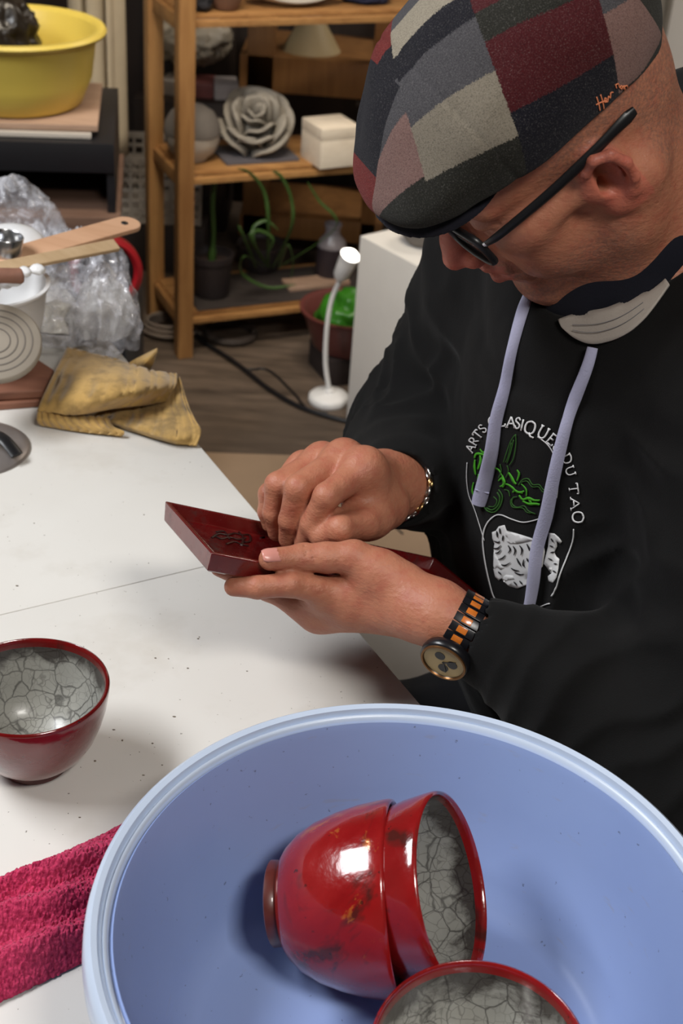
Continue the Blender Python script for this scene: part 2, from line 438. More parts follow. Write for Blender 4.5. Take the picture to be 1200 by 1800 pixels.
# ================================================================ raku bowls
def red_glaze(seed, dark=0.0, gold=0.85):
    m = NT('red_raku_glaze'); v = m.coord(loc=(seed, seed * 0.7, 0)); n = m.noise(v, 26, 5, 0.6, 0.4); b = m.noise(v, 17, 4, 0.65, 0.8); s = m.noise(v, 160, 3)
    g = m.noise(m.coord(loc=(seed + 3, 0, seed)), 21, 5, 0.7, 0.5)
    k = 1 - dark
    c = m.mix(n, tuple(np.array(lin(112, 12, 17)) * k), tuple(np.array(lin(160, 28, 27)) * k))
    c = m.mix(m.ramp(b, [(0.565, 0), (0.65, 0.8)]), c, lin(52, 28, 24))
    c = m.mix(m.ramp(g, [(0.60, 0), (0.67, gold)]), c, lin(188, 110, 44))
    c = m.mix(m.ramp(s, [(0.70, 0), (0.74, 0.7)]), c, lin(40, 22, 20))
    m.base(c); m.set(Roughness=m.ramp(n, [(0.3, 0.12), (0.7, 0.26)]), Coat_Weight=0.7, Coat_Roughness=0.08, Metallic=m.ramp(g, [(0.63, 0.0), (0.7, 0.9 * gold)]))
    m.bump(m.noise(v, 48, 4), 0.35, 0.003); return m.m
def crackle(seed, tint, smoke=0.85):
    m = NT('white_crackle_glaze'); v0 = m.coord(loc=(seed, 0.3 * seed, 0.11)); 
    wn = m.n('ShaderNodeTexNoise'); wn.inputs['Scale'].default_value = 45; wn.inputs['Detail'].default_value = 3; m.lk(v0, wn.inputs['Vector'])
    wv = m.n('ShaderNodeVectorMath', operation='MULTIPLY_ADD'); wv.inputs[1].default_value = (0.011,) * 3; m.lk(wn.outputs['Color'], wv.inputs[0]); m.lk(v0, wv.inputs[2])
    def lines(sc, w0, w1):
        x = m.n('ShaderNodeTexVoronoi', feature='DISTANCE_TO_EDGE'); x.inputs['Scale'].default_value = sc; m.lk(wv.outputs[0], x.inputs['Vector'])
        return m.ramp(x.outputs['Distance'], [(w0, 1), (w1, 0)])
    n = m.noise(v0, 22, 5, 0.6); st = m.noise(v0, 34, 5, 0.65, 0.3)
    c = m.mix(n, tuple(np.array(lin(142, 142, 136)) * tint), tuple(np.array(lin(190, 189, 180)) * tint))
    c = m.mix(m.math('MULTIPLY', lines(58, 0.008, 0.042), m.ramp(n, [(0.3, 0.9), (0.75, 0.45)])), c, lin(58, 56, 54))
    c = m.mix(m.math('MULTIPLY', lines(150, 0.008, 0.06), m.ramp(st, [(0.35, 0.12), (0.62, 0.6)])), c, lin(76, 73, 70))
    c = m.mix(m.ramp(st, [(0.65, 0), (0.73, 0.85)]), c, lin(38, 33, 32))
    ax = m.n('ShaderNodeAttribute', attribute_name='axh'); hh = m.math('ADD', ax.outputs['Fac'], m.math('MULTIPLY', m.math('SUBTRACT', st, 0.5), 5.0))
    c = m.mix(m.ramp(m.math('MULTIPLY', hh, 0.1), [(0.58, 0), (0.68, smoke)]), c, lin(40, 30, 28))
    m.base(c); m.set(Roughness=0.34 if seed == 1.3 else 0.16, Coat_Weight=0.15 if seed == 1.3 else 0.6, Coat_Roughness=0.1); m.bump(m.noise(v0, 70, 3), 0.15, 0.002); return m.m
M['foot'] = simple('fired_clay_foot', lin(84, 34, 28), 0.35, 0.3, 120, coat=0.3)
M['smoke'] = simple('smoked_glaze_band', lin(40, 32, 30), 0.2, 0.5, 120, coat=0.5)
def raku(label, c, Z, seed, tint=1.0, dark=0.0, sc=1.0, spin=0):
    """c: centre of the foot underside, Z: axis from foot to mouth"""
    t = thing('raku_bowl', label, 'bowl', c, 'red raku tea bowls')
    wob = lambda a, z: 0.012 * math.sin(2 * a + seed) + 0.008 * math.sin(3 * a + 2 * seed)
    k = 0.01 * sc
    Zn = nrm(Z)
    pr = lambda L: [(r * k, z * k) for r, z in L]
    lathe('outer_glaze', pr([(2.5, 0.75), (2.95, 0.88), (3.5, 1.25), (4.2, 2.0), (4.85, 3.1), (5.38, 4.5), (5.75, 5.9), (5.96, 7.2), (6.03, 7.85), (5.97, 8.06), (5.85, 8.12), (5.72, 8.02), (5.66, 7.75), (5.62, 7.4)]),
          red_glaze(seed, dark, 0.0 if seed in (1.3, 6.2) else 0.85), t, 96, c, Zn, wob)
    ig = lathe('inner_glaze', pr([(5.63, 7.45), (5.56, 6.9), (5.36, 5.9), (4.98, 4.5), (4.42, 3.2), (3.65, 2.2), (2.6, 1.55), (1.5, 1.3), (0, 1.25)]), crackle(seed, tint), t, 96, c, Zn, wob)
    at_ = ig.data.attributes.new('axh', 'FLOAT', 'POINT'); at_.data.foreach_set('value', [float(np.dot(np.array(v.co), Zn)) / k for v in ig.data.vertices])
    lathe('foot_ring', pr([(0, 0.35), (1.9, 0.35), (2.15, 0.05), (2.5, 0.0), (2.68, 0.1), (2.66, 0.5), (2.5, 0.8), (0, 0.8)]), M['foot'], t, 64, c, Zn)
    return t
p = onz(52, 1203, TZ + 0.0806); p[2] = TZ
raku('red raku bowl with crackled inside standing on the white table', p, (0, 0, 1), 1.3, 0.82, 0.45)
def dirc(ax, ay, az): return ax * _r + ay * _u - az * _f
Zb = nrm(dirc(0.982, 0.093, 0.165))
pf = atd(478, 1588, 0.9225)
raku('glossy red raku bowl lying on its side in the blue basin, foot showing', pf, Zb, 4.1, 0.8, 0.0, 1.07)
raku('red raku bowl nested inside the lying bowl, its crackled mouth showing', atd(796, 1560, 0.893) - nrm(dirc(0.90, 0.211, 0.39)) * 0.0835, nrm(dirc(0.90, 0.211, 0.39)), 8.6, 0.76, 0.06, 1.03)
p = onz(850, 1842, 0.846)
raku('red rimmed raku bowl standing upright in the blue basin', (p[0], p[1], 0.7582), (-0.02, 0.03, 1), 6.2, 0.86, 0.1, 1.06)

# ================================================================ the slab dish in his hands (frame used by the hands too)
DA = atd(290, 880, 1.15); DB = atd(372, 972, 1.06)
_g = np.linspace(0, 0.4, 4001); _v = np.array([(DB - DA) @ (atd(765, 980, 1.15 + x) - DA) for x in _g]); DC = atd(765, 980, 1.15 + _g[np.abs(_v).argmin()])
DL = np.linalg.norm(DC - DA); Dl = (DC - DA) / DL; DW = np.linalg.norm(DA - DB); Ds = (DA - DB) / DW; Dn = np.cross(Dl, Ds)
def tr(x, y, z): return DB + (x * Dl + y * Ds + z * Dn) / 100
def trp(px, py, z):
    d = ray(px, py); o = DB + Dn * z / 100; return CAM + d * (((o - CAM) @ Dn) / (d @ Dn))

# ================================================================ person
Bf = np.array([-0.862, -0.507, 0]); Bl = np.array([0.507, -0.862, 0]); UP = np.array([0, 0, 1.0])
HM = np.array([[-0.66084096, -0.2140538, -0.71935401], [0.44220629, -0.88548074, -0.14274961], [-0.60641803, -0.41243766, 0.67981788]]).T   # columns F, L, U
HO = np.array([0.12783699, 0.98488104, 1.23879199])
def hp(F, L, U): return HO + HM @ (np.array([F, L, U]) / 100)
NB = np.array([0.240, 1.055, 1.125])            # neck base
PV = np.array([0.350, 1.125, 0.52])             # pelvis
LS = NB + Bl * 0.185 + Bf * 0.01 - UP * 0.055; RS = NB - Bl * 0.175 + Bf * 0.0 - UP * 0.06
WL = atd(772, 1080, 1.085); EL = atd(1250, 1352, 1.065)
WR = atd(700, 852, 1.235); ER = atd(738, 770, 1.42)
print('arms', np.linalg.norm(LS - EL), np.linalg.norm(EL - WL), np.linalg.norm(RS - ER), np.linalg.norm(ER - WR))
HIPL = PV + Bl * 0.09; HIPR = PV - Bl * 0.09
KL = PV + Bl * 0.13 + Bf * 0.42 - UP * 0.01; KR = PV - Bl * 0.15 + Bf * 0.42 - UP * 0.01
AL = KL - UP * 0.42 + Bf * 0.02; AR = KR - UP * 0.42 + Bf * 0.02

B = Field()
# --- head
def hel(c, r, k=1.0, op='u', M=None):
    MM = HM if M is None else HM @ M
    B.el(hp(*c), np.array(r) / 100, MM, k / 100, op)
def hrc(a, b, ra, rb, k=0.8, op='u'): B.rc(hp(*a), hp(*b), ra / 100, rb / 100, k / 100, op)
def hch(P, R, k=0.6, op='u'):
    for i in range(len(P) - 1): hrc(P[i], P[i + 1], R[i], R[i + 1], k, op)
hel((-1.0, 0, 4.5), (9.5, 7.5, 8.6))
hel((5.6, 0, 3.6), (3.3, 5.9, 3.8), 2)
hel((4.0, 0, -2.5), (5.0, 5.9, 6.0), 2)
hel((3.0, 0, -6.6), (4.6, 4.5, 2.6), 2)
for sd in (-1, 1):
    hrc((8.2, 1.2 * sd, 3.2), (7.3, 4.6 * sd, 2.9), 0.75, 0.8, 1.2)
    hel((6.0, 4.5 * sd, -0.9), (2.3, 1.9, 1.8), 1.6)
    hrc((5.6, 5.8 * sd, -0.2), (0.6, 6.9 * sd, 0.0), 0.8, 0.8, 1.8)
    hrc((0.4, 6.1 * sd, -0.8), (0.9, 5.5 * sd, -6.2), 1.5, 1.55, 1.6)
    hrc((0.9, 5.5 * sd, -6.2), (7.0, 1.7 * sd, -10.2), 1.6, 1.5, 1.6)
    hel((4.6, 4.2 * sd, -4.5), (3.0, 2.0, 3.2), 1.8)
hel((8.0, 0, -10.0), (1.35, 2.1, 1.6), 1.6)
hel((7.6, 0, -5.8), (2.0, 3.2, 2.6), 1.8)
for sd in (-1, 1):
    hel((9.4, 3.2 * sd, 1.3), (1.5, 1.9, 1.15), 1.0, 's')
    hel((7.35, 3.2 * sd, 1.25), (1.35, 1.5, 1.25), 0.35)
    hrc((8.55, 2.0 * sd, 0.55), (8.0, 4.5 * sd, 0.7), 0.14, 0.12, 0.4, 's')
hch([(8.2, 0, 3.2), (8.7, 0, 1.7), (10.3, 0, -1.2), (11.1, 0, -2.6)], [0.75, 0.72, 0.85, 1.0], 0.9)
for sd in (-1, 1):
    hel((9.9, 1.25 * sd, -3.0), (1.05, 0.72, 0.8), 0.7)
    hel((10.35, 0.75 * sd, -3.75), (0.55, 0.33, 0.4), 0.3, 's')
    hch([(9.3, 2.1 * sd, -2.6), (8.7, 3.0 * sd, -4.6), (7.9, 3.5 * sd, -7.0)], [0.2, 0.26, 0.16], 0.7, 's')
    hch([(6.9, 3.9 * sd, -5.6), (6.2, 4.2 * sd, -8.0)], [0.17, 0.2], 0.7, 's')
hch([(9.0, -2.1, -5.2), (9.8, -0.8, -4.8), (9.9, 0, -4.9), (9.8, 0.8, -4.8), (9.0, 2.1, -5.2)], [0.3, 0.45, 0.42, 0.45, 0.3], 0.5)
hch([(8.9, -1.9, -6.0), (9.6, -0.8, -6.3), (9.65, 0.8, -6.3), (8.9, 1.9, -6.0)], [0.3, 0.52, 0.52, 0.3], 0.5)
hch([(8.5, -2.9, -5.85), (9.95, -1.0, -5.53), (10.15, 0, -5.57), (9.95, 1.0, -5.53), (8.5, 2.9, -5.85)], [0.16, 0.12, 0.12, 0.12, 0.16], 0.35, 's')
hch([(9.2, -1.2, -7.7), (9.2, 1.2, -7.7)], [0.3, 0.3], 1.0, 's')
# --- ears
for sd in (-1, 1):
    def e(F, L, U): return (F * 0.74 + 0.55, (L + 0.05) * sd, U * 0.92 - 0.1)
    hel(e(-0.9, 7.5, 0.4), (1.7, 0.6, 2.9), 0.8)
    hch([e(0.9, 7.3, 0.9), e(0.5, 8.0, 2.3), e(-0.6, 8.5, 3.15), e(-2.0, 8.8, 2.7), e(-2.75, 8.95, 1.2), e(-2.6, 8.75, -0.6), e(-1.8, 8.25, -1.9), e(-0.9, 7.7, -2.6)], [0.34, 0.38, 0.4, 0.4, 0.4, 0.38, 0.38, 0.5], 0.25)
    hel(e(-0.45, 7.6, -2.75), (0.8, 0.55, 0.85), 0.6)
    hch([e(-0.4, 8.1, 2.2), e(-1.5, 8.25, 1.4), e(-1.85, 8.2, 0.2), e(-1.4, 7.95, -1.0)], [0.16, 0.2, 0.22, 0.2], 0.3)
    hel(e(-0.75, 8.8, 0.35), (1.0, 1.55, 1.85), 0.2, 's')
    hel(e(0.55, 7.5, -0.35), (0.4, 0.5, 0.65), 0.5)
    hel(e(-0.2, 7.5, -0.25), (0.5, 1.2, 0.6), 0.25, 's')
# --- neck and hidden trunk
B.rc(hp(-3.4, 0, -1.0), NB, 0.059, 0.066, 0.03)
B.rc(hp(-2.2, 0, -5.0), NB + Bf * 0.04 - UP * 0.01, 0.040, 0.045, 0.03)
B.rc(hp(-2.5, 6.4, -3.0), NB + Bf * 0.06 + Bl * 0.025 - UP * 0.02, 0.016, 0.014, 0.025)
CH = PV * 0.35 + NB * 0.65 - UP * 0.03 + Bf * 0.0
TM = np.stack([Bf, Bl, UP], 1)
B.el(CH, (0.095, 0.15, 0.2), TM, 0.04); B.rc(NB - UP * 0.03, CH, 0.07, 0.1, 0.05); B.rc(CH, PV, 0.1, 0.11, 0.06)
for S, E_, W_ in ((LS, EL, WL), (RS, ER, WR)):
    B.rc(NB - UP * 0.03, S, 0.055, 0.05, 0.04); B.rc(S, E_, 0.045, 0.038, 0.03)
    B.rc(E_, E_ * 0.55 + W_ * 0.45, 0.038, 0.036, 0.02); B.rc(E_ * 0.55 + W_ * 0.45, W_, 0.034, 0.0225, 0.02)
for Hh, K_, A_ in ((HIPL, KL, AL), (HIPR, KR, AR)):
    B.rc(PV, Hh, 0.09, 0.075, 0.04); B.rc(Hh, K_, 0.072, 0.05, 0.04); B.rc(K_, A_, 0.05, 0.036, 0.03)
    B.rc(A_, A_ + Bf * 0.14 - UP * 0.04, 0.033, 0.025, 0.03)
# --- left hand, under the dish with the thumb on its rim
cm = 0.01
THL = [atd(706, 1030, 1.100), atd(622, 980, 1.098), atd(534, 980, 1.096), atd(474, 983, 1.083)]
B.chain(THL, [1.75 * cm, 1.32 * cm, 1.05 * cm, 0.90 * cm], 0.7 * cm)
B.el(THL[1] * 0.45 + THL[2] * 0.55, (1.15 * cm,) * 3, None, 0.6 * cm)
IXL = [tr(12.6, -1.5, -0.9), tr(7.0, -1.15, -0.95), tr(4.6, -0.6, -1.9), tr(3.4, 0.9, -2.75)]
palm_dir = Ds
MDL = [tr(12.2, 1.4, -3.7), tr(7.6, 2.9, -3.1), tr(5.2, 3.9, -2.75), tr(3.6, 4.6, -2.65)]
RGL = [tr(12.8, 3.9, -4.1), tr(8.2, 6.4, -3.1), tr(5.4, 7.6, -2.75), tr(3.8, 8.4, -2.65)]
PKL = [tr(13.8, 6.0, -4.0), tr(10.8, 8.6, -2.9), tr(9.0, 9.6, -2.6), tr(7.6, 10.2, -2.5)]
for ch, r0 in ((IXL, 1.0), (MDL, 1.02), (RGL, 0.97), (PKL, 0.86)):
    B.chain(ch, [1.3 * cm * r0, 1.02 * cm * r0, 0.9 * cm * r0, 0.8 * cm * r0], 0.35 * cm)
    B.rc(WL * 0.86 + ch[0] * 0.14, ch[0], 1.6 * cm, 1.45 * cm * r0, 1.5 * cm)
B.rc(WL * 0.75 + THL[0] * 0.25, THL[0] * 0.6 + THL[1] * 0.4, 1.9 * cm, 1.5 * cm, 1.6 * cm)
B.rc(THL[0] * 0.5 + THL[1] * 0.5, IXL[0], 1.15 * cm, 1.2 * cm, 1.5 * cm)
B.rc(IXL[0] - Dn * 1.0 * cm, MDL[0], 1.35 * cm, 1.35 * cm, 1.6 * cm); B.rc(IXL[0] * 0.6 + IXL[1] * 0.4 - Dn * 0.9 * cm + Ds * 0.5 * cm, MDL[0] * 0.6 + MDL[1] * 0.4, 1.0 * cm, 1.0 * cm, 1.2 * cm)
B.rc(WL, WL * 0.8 + IXL[0] * 0.2, 2.2 * cm, 2.0 * cm, 1.5 * cm); B.rc(WL + Ds * 1.2 * cm, WL - Ds * 0.9 * cm, 1.9 * cm, 1.9 * cm, 1.2 * cm)
# creases on the thumb
tax = nrm(THL[3] - THL[2]); tou = nrm(-_f * 0.85 + _u * 0.5); tou = nrm(tou - tax * (tou @ tax)); tsd = np.cross(tax, tou)
for off_, rr_ in ((-0.45, 1.06), (-0.15, 1.04), (0.2, 1.02), (-2.2, 1.16), (-2.5, 1.18)):
    cr = [THL[2] + tax * off_ * cm + (tou * math.cos(a_) + tsd * math.sin(a_)) * rr_ * cm for a_ in np.linspace(-0.9, 0.9, 5)]
    B.chain(cr, [0.05 * cm] * 5, 0.16 * cm, 's')
# --- right hand, fingers bent down onto the dish
def pd(*L): return [atd(*q) for q in L]
FR = [pd((640, 824, 1.150), (574, 872, 1.118), (548, 922, 1.132), (533, 957, 1.150)),
      pd((604, 806, 1.168), (524, 858, 1.132), (510, 914, 1.146), (506, 948, 1.163)),
      pd((566, 810, 1.188), (488, 852, 1.158), (481, 902, 1.168), (486, 936, 1.180)),
      pd((534, 822, 1.206), (474, 868, 1.190), (470, 900, 1.192), (474, 922, 1.196))]
for i, ch in enumerate(FR):
    r0 = (1.02, 1.05, 1.0, 0.9)[i]
    B.chain(ch, [1.35 * cm * r0, 1.08 * cm * r0, 0.92 * cm * r0, 0.78 * cm * r0], 0.35 * cm)
    B.rc(WR * 0.86 + ch[0] * 0.14, ch[0], 1.9 * cm, 1.4 * cm * r0, 1.5 * cm)
THR = pd((676, 890, 1.185), (640, 920, 1.142), (598, 930, 1.118), (562, 944, 1.128))
B.chain(THR, [1.7 * cm, 1.3 * cm, 1.05 * cm, 0.85 * cm], 0.6 * cm)
B.rc(WR * 0.7 + THR[0] * 0.3, THR[0] * 0.5 + THR[1] * 0.5, 1.9 * cm, 1.5 * cm, 1.6 * cm)
B.rc(THR[0], FR[0][0], 1.3 * cm, 1.2 * cm, 1.6 * cm); B.rc(THR[1] + _f * 0.016, FR[0][0] * 0.6 + FR[0][1] * 0.4 + _f * 0.018, 1.3 * cm, 1.3 * cm, 1.2 * cm); B.rc(THR[0] * 0.4 + THR[1] * 0.6, FR[0][0], 1.1 * cm, 1.1 * cm, 1.4 * cm); B.rc(THR[2] + _f * 0.02, FR[1][1] + _f * 0.02, 1.1 * cm, 1.1 * cm, 1.2 * cm)
B.rc(WR, WR * 0.8 + FR[1][0] * 0.2, 2.6 * cm, 2.3 * cm, 1.5 * cm)

def skin_mat():
    m = NT('weathered_skin'); v = m.coord(); n = m.noise(v, 34, 5, 0.6); f = m.noise(v, 420, 3, 0.6); b = m.noise(v, 90, 4)
    c = m.mix(n, lin(164, 102, 78), lin(186, 126, 98))
    c = m.mix(m.ramp(b, [(0.45, 0), (0.72, 0.45)]), c, lin(160, 78, 64))
    at = m.n('ShaderNodeAttribute', attribute_name='stubble'); 
    sf = m.math('MULTIPLY', at.outputs['Fac'], m.ramp(f, [(0.40, 0.15), (0.60, 1)]))
    c = m.mix(m.math('MULTIPLY', sf, 0.55), c, lin(104, 84, 76))
    rd = m.n('ShaderNodeAttribute', attribute_name='flush')
    c = m.mix(m.math('MULTIPLY', rd.outputs['Fac'], 0.5), c, lin(196, 96, 84))
    m.base(c); m.set(Roughness=0.5, Specular_IOR_Level=0.4, Subsurface_Weight=0.12, Subsurface_Radius=(0.01, 0.004, 0.002), Subsurface_Scale=0.6)
    m.bump(m.math('ADD', m.noise(v, 300, 4, 0.6), m.math('MULTIPLY', m.noise(m.coord(scale=(1, 1, 2.2)), 110, 3, 0.6), 1.2)), 0.38, 0.0016); return m.m
M['skin'] = skin_mat()
PB = np.array([PV[0], PV[1], 0.0])
person = thing('person', 'seated person in checked flat cap, glasses and black hoodie rubbing a red dish', 'person', PB)
Vb, Fb = B.mesh((-0.2, 0.7, 0.0), (0.62, 1.55, 1.45), 0.0019)
body = mk('body', Vb, Fb, M['skin'], person)
q = (Vb - HO) @ HM * 100
def sm(x, a, b):
    t = np.clip((x - a) / (b - a), 0, 1); return t * t * (3 - 2 * t)
isH = (np.linalg.norm(q, axis=1) < 19) & (Vb[:, 2] > 1.05)
stub = isH * np.clip(sm(-q[:, 2], 2.5, 6) * sm(q[:, 0], -1, 2.5) * sm(-q[:, 2], -4, 4) + sm(q[:, 2], 0.5, 2.5) * sm(-q[:, 0], -5, -1.5) + sm(-q[:, 0], 3.0, 4.5) * sm(q[:, 2], -6.5, -3), 0, 1)
lipm = (np.abs(q[:, 1]) < 2.4) & (np.abs(q[:, 2] + 5.55) < 1.0) & (q[:, 0] > 8.7)
flush = isH * np.clip(sm(q[:, 0], 9.0, 10.4) * (q[:, 2] > -4.6) * (q[:, 2] < 1.5) + lipm * 0.9 + sm(np.abs(q[:, 1]), 7.3, 8.0) * 0.8 * (np.abs(q[:, 2]) < 3.6) * (q[:, 0] > -2.0) * (q[:, 0] < 2), 0, 1)
for nm, arr in (('stubble', stub), ('flush', flush)):
    at = body.data.attributes.new(nm, 'FLOAT', 'POINT'); at.data.foreach_set('value', arr.astype(np.float32))

# --- hoodie
Hd = Field()
def waist(t): return PV * (1 - t) + NB * t
Hd.el(PV + UP * 0.10 + Bf * 0.015 - Bl * 0.02, (0.165, 0.228, 0.17), TM, 0.05)
Hd.el(PV * 0.6 + NB * 0.4 + Bf * 0.022 - Bl * 0.025, (0.15, 0.225, 0.18), TM, 0.08)
Hd.el(PV * 0.25 + NB * 0.75 - UP * 0.03 + Bf * 0.02, (0.13, 0.19, 0.18), TM, 0.08)
Hd.rc(LS, RS, 0.072, 0.072, 0.07)
Hd.rc(NB - UP * 0.05, NB - UP * 0.1, 0.1, 0.12, 0.05)
Hd.rc(LS - Bl * 0.01, EL, 0.085, 0.078, 0.05); 
cufL = WL + (EL - WL) * 0.155; midL = WL + (EL - WL) * 0.42
Hd.rc(EL, midL, 0.078, 0.050, 0.03); Hd.rc(midL, cufL + (EL - WL) * 0.08, 0.050, 0.039, 0.02); Hd.rc(cufL, cufL + (EL - WL) * 0.2, 0.0325, 0.0325, 0.008)
Hd.rc(RS + Bl * 0.01, ER, 0.078, 0.07, 0.05)
cufR = WR - (ER - WR) * 0.03; midR = WR + (ER - WR) * 0.45
Hd.rc(ER, midR, 0.07, 0.056, 0.035); Hd.rc(midR, cufR + (ER - WR) * 0.1, 0.056, 0.044, 0.03); Hd.rc(cufR, cufR + (ER - WR) * 0.2, 0.0335, 0.0335, 0.008)
# hood lying round the neck
hc = NB + UP * 0.012 + Bf * 0.008; ring = []
for k in range(21):
    a = 2 * math.pi * k / 20; fr = math.cos(a); sd = math.sin(a)
    ring.append((hc + Bf * (0.096 * fr - 0.006 * max(fr, 0)) + Bl * 0.094 * sd + UP * (-0.062 * fr - 0.012 + 0.028 * max(-fr, 0) + 0.02 * max(-sd, 0) * (fr < 0)), 0.030 + 0.014 * max(-fr, 0) - 0.006 * max(fr, 0) ** 2))
for (a_, ra), (b_, rb) in zip(ring[:-1], ring[1:]): Hd.rc(a_, b_, ra, rb, 0.025)
for k in range(7, 14): Hd.rc(ring[k][0] - UP * 0.05 - Bf * 0.035, ring[k + 1 if k < 20 else 0][0] - UP * 0.05 - Bf * 0.035, 0.042, 0.042, 0.03)
Hd.rc(NB + Bf * 0.02 - UP * 0.035, hp(-2, 0, -3), 0.073, 0.08, 0.012, 's')
Ts = Field()
Ts.rc(NB - UP * 0.06 + Bf * 0.03, NB + 0.20 * (hp(-2, 0, -4) - NB) + Bf * 0.022, 0.085, 0.071, 0.01)
def folds(P, d):
    n = fbm(P * 16 + 3, 3)
    out = d + 0.009 * n
    for a_, b_, amp, fr in ((EL, WL, 0.0042, 95), (ER, WR, 0.004, 100), (LS, EL, 0.004, 60), (RS, ER, 0.0045, 60)):
        ab = b_ - a_; L = np.linalg.norm(ab); t = ((P - a_) @ ab) / L / L
        pr = P - a_ - t[:, None] * ab; rr = np.linalg.norm(pr, axis=1)
        w_ = sm(t, -0.05, 0.15) * (1 - sm(t, 0.70, 0.84)) * (1 - sm(rr, 0.10, 0.14))
        ph = t * L * fr + 5.0 * fbm(P * 11, 2) * 2 + pr @ nrm(np.cross(ab, UP)) * 26
        out = out + amp * w_ * (np.abs(np.sin(ph)) - 0.55)
    return out
Hd.post(folds, PV + UP * 0.3, 1.2)
Hd.rc(WL - (EL - WL) * 0.2, cufL, 0.04, 0.029, 0.002, 's'); Hd.rc(WR - (ER - WR) * 0.2, cufR - (ER - WR) * 0.0, 0.05, 0.029, 0.002, 's')
def cloth_mat(name, c1, c2, sc=900, rough=0.9):
    m = NT(name); v = m.coord(); n = m.noise(v, sc, 2); b = m.noise(v, 20, 4)
    m.base(m.mix(b, c1, c2)); m.set(Roughness=rough, Specular_IOR_Level=0.2, Sheen_Weight=0.03, Sheen_Roughness=0.5); m.bump(n, 0.35, 0.0008); return m.m
M['hoodie'] = cloth_mat('black_fleece', lin(9, 9, 9), lin(14, 13, 13))
Vh, Fh = Hd.mesh((-0.12, 0.6, 0.34), (0.70, 1.62, 1.32), 0.0036)
hoodie = mk('hoodie', Vh, Fh, M['hoodie'], person)
hoodie['label'] = 'black fleece hoodie with printed chest emblem'
# --- trousers
Tr = Field()
Tr.el(PV - UP * 0.0, (0.14, 0.18, 0.11), TM, 0.04)
for Hh, K_, A_ in ((HIPL, KL, AL), (HIPR, KR, AR)):
    Tr.rc(Hh, K_, 0.092, 0.07, 0.05); Tr.rc(K_, A_, 0.07, 0.055, 0.03)
Tr.post(lambda P, d: d + 0.014 * fbm(P * 14, 3), PV, 1.5)
Vt, Ft = Tr.mesh((-0.25, 0.7, 0.03), (0.62, 1.5, 0.72), 0.005)
trs = mk('trousers', Vt, Ft, cloth_mat('black_cotton', lin(15, 15, 17), lin(22, 22, 25)), person)

Vx, Fx = Ts.mesh(NB - 0.16, NB + 0.16, 0.004)
tag(mk('tshirt', Vx, Fx, cloth_mat('navy_cotton', lin(16, 17, 26), lin(22, 23, 33)), person), 'dark navy crew neck shirt under the hoodie')

# ================================================================ flat cap
def halfspace(fl, o, n):
    o = np.asarray(o, float); n = nrm(n); fl.add(lambda P: (P - o) @ n, o, 3.0, 0.006, 's')
Cp = Field()
Cp.el(hp(-0.9, 0, 6.0), (0.106, 0.086, 0.079), HM, 0.02)
Cp.el(hp(3.2, 0, 7.4), (0.066, 0.077, 0.044), HM, 0.04)
Cp.el(hp(8.2, 0, 6.6), (0.048, 0.065, 0.020), HM, 0.03)
Cp.post(lambda P, d: d + 0.008 * fbm(P * 24 + 9, 2) + 0.0012 * np.exp(-(((P - HO) @ HM[:, 0] * 100 - 4.6) / 0.16) ** 2), HO, 0.4)
tl = nrm(HM @ np.array([-0.11, 0, 1.0]))
def undercut(P):
    q_ = (P - HO) @ HM * 100; return (q_[:, 2] - (5.7 - np.where(q_[:, 0] < 3.5, 0.0125, 0.006) * (q_[:, 0] - 3.5) ** 2 + 0.02 * (q_[:, 0] - 3.5) - 0.0008 * np.maximum(3.5 - q_[:, 0], 0) ** 3)) / 100
Cp.add(undercut, HO, 3.0, 0.006, 's')
Vc, Fc_ = Cp.mesh(HO - 0.24, HO + 0.24, 0.0021)
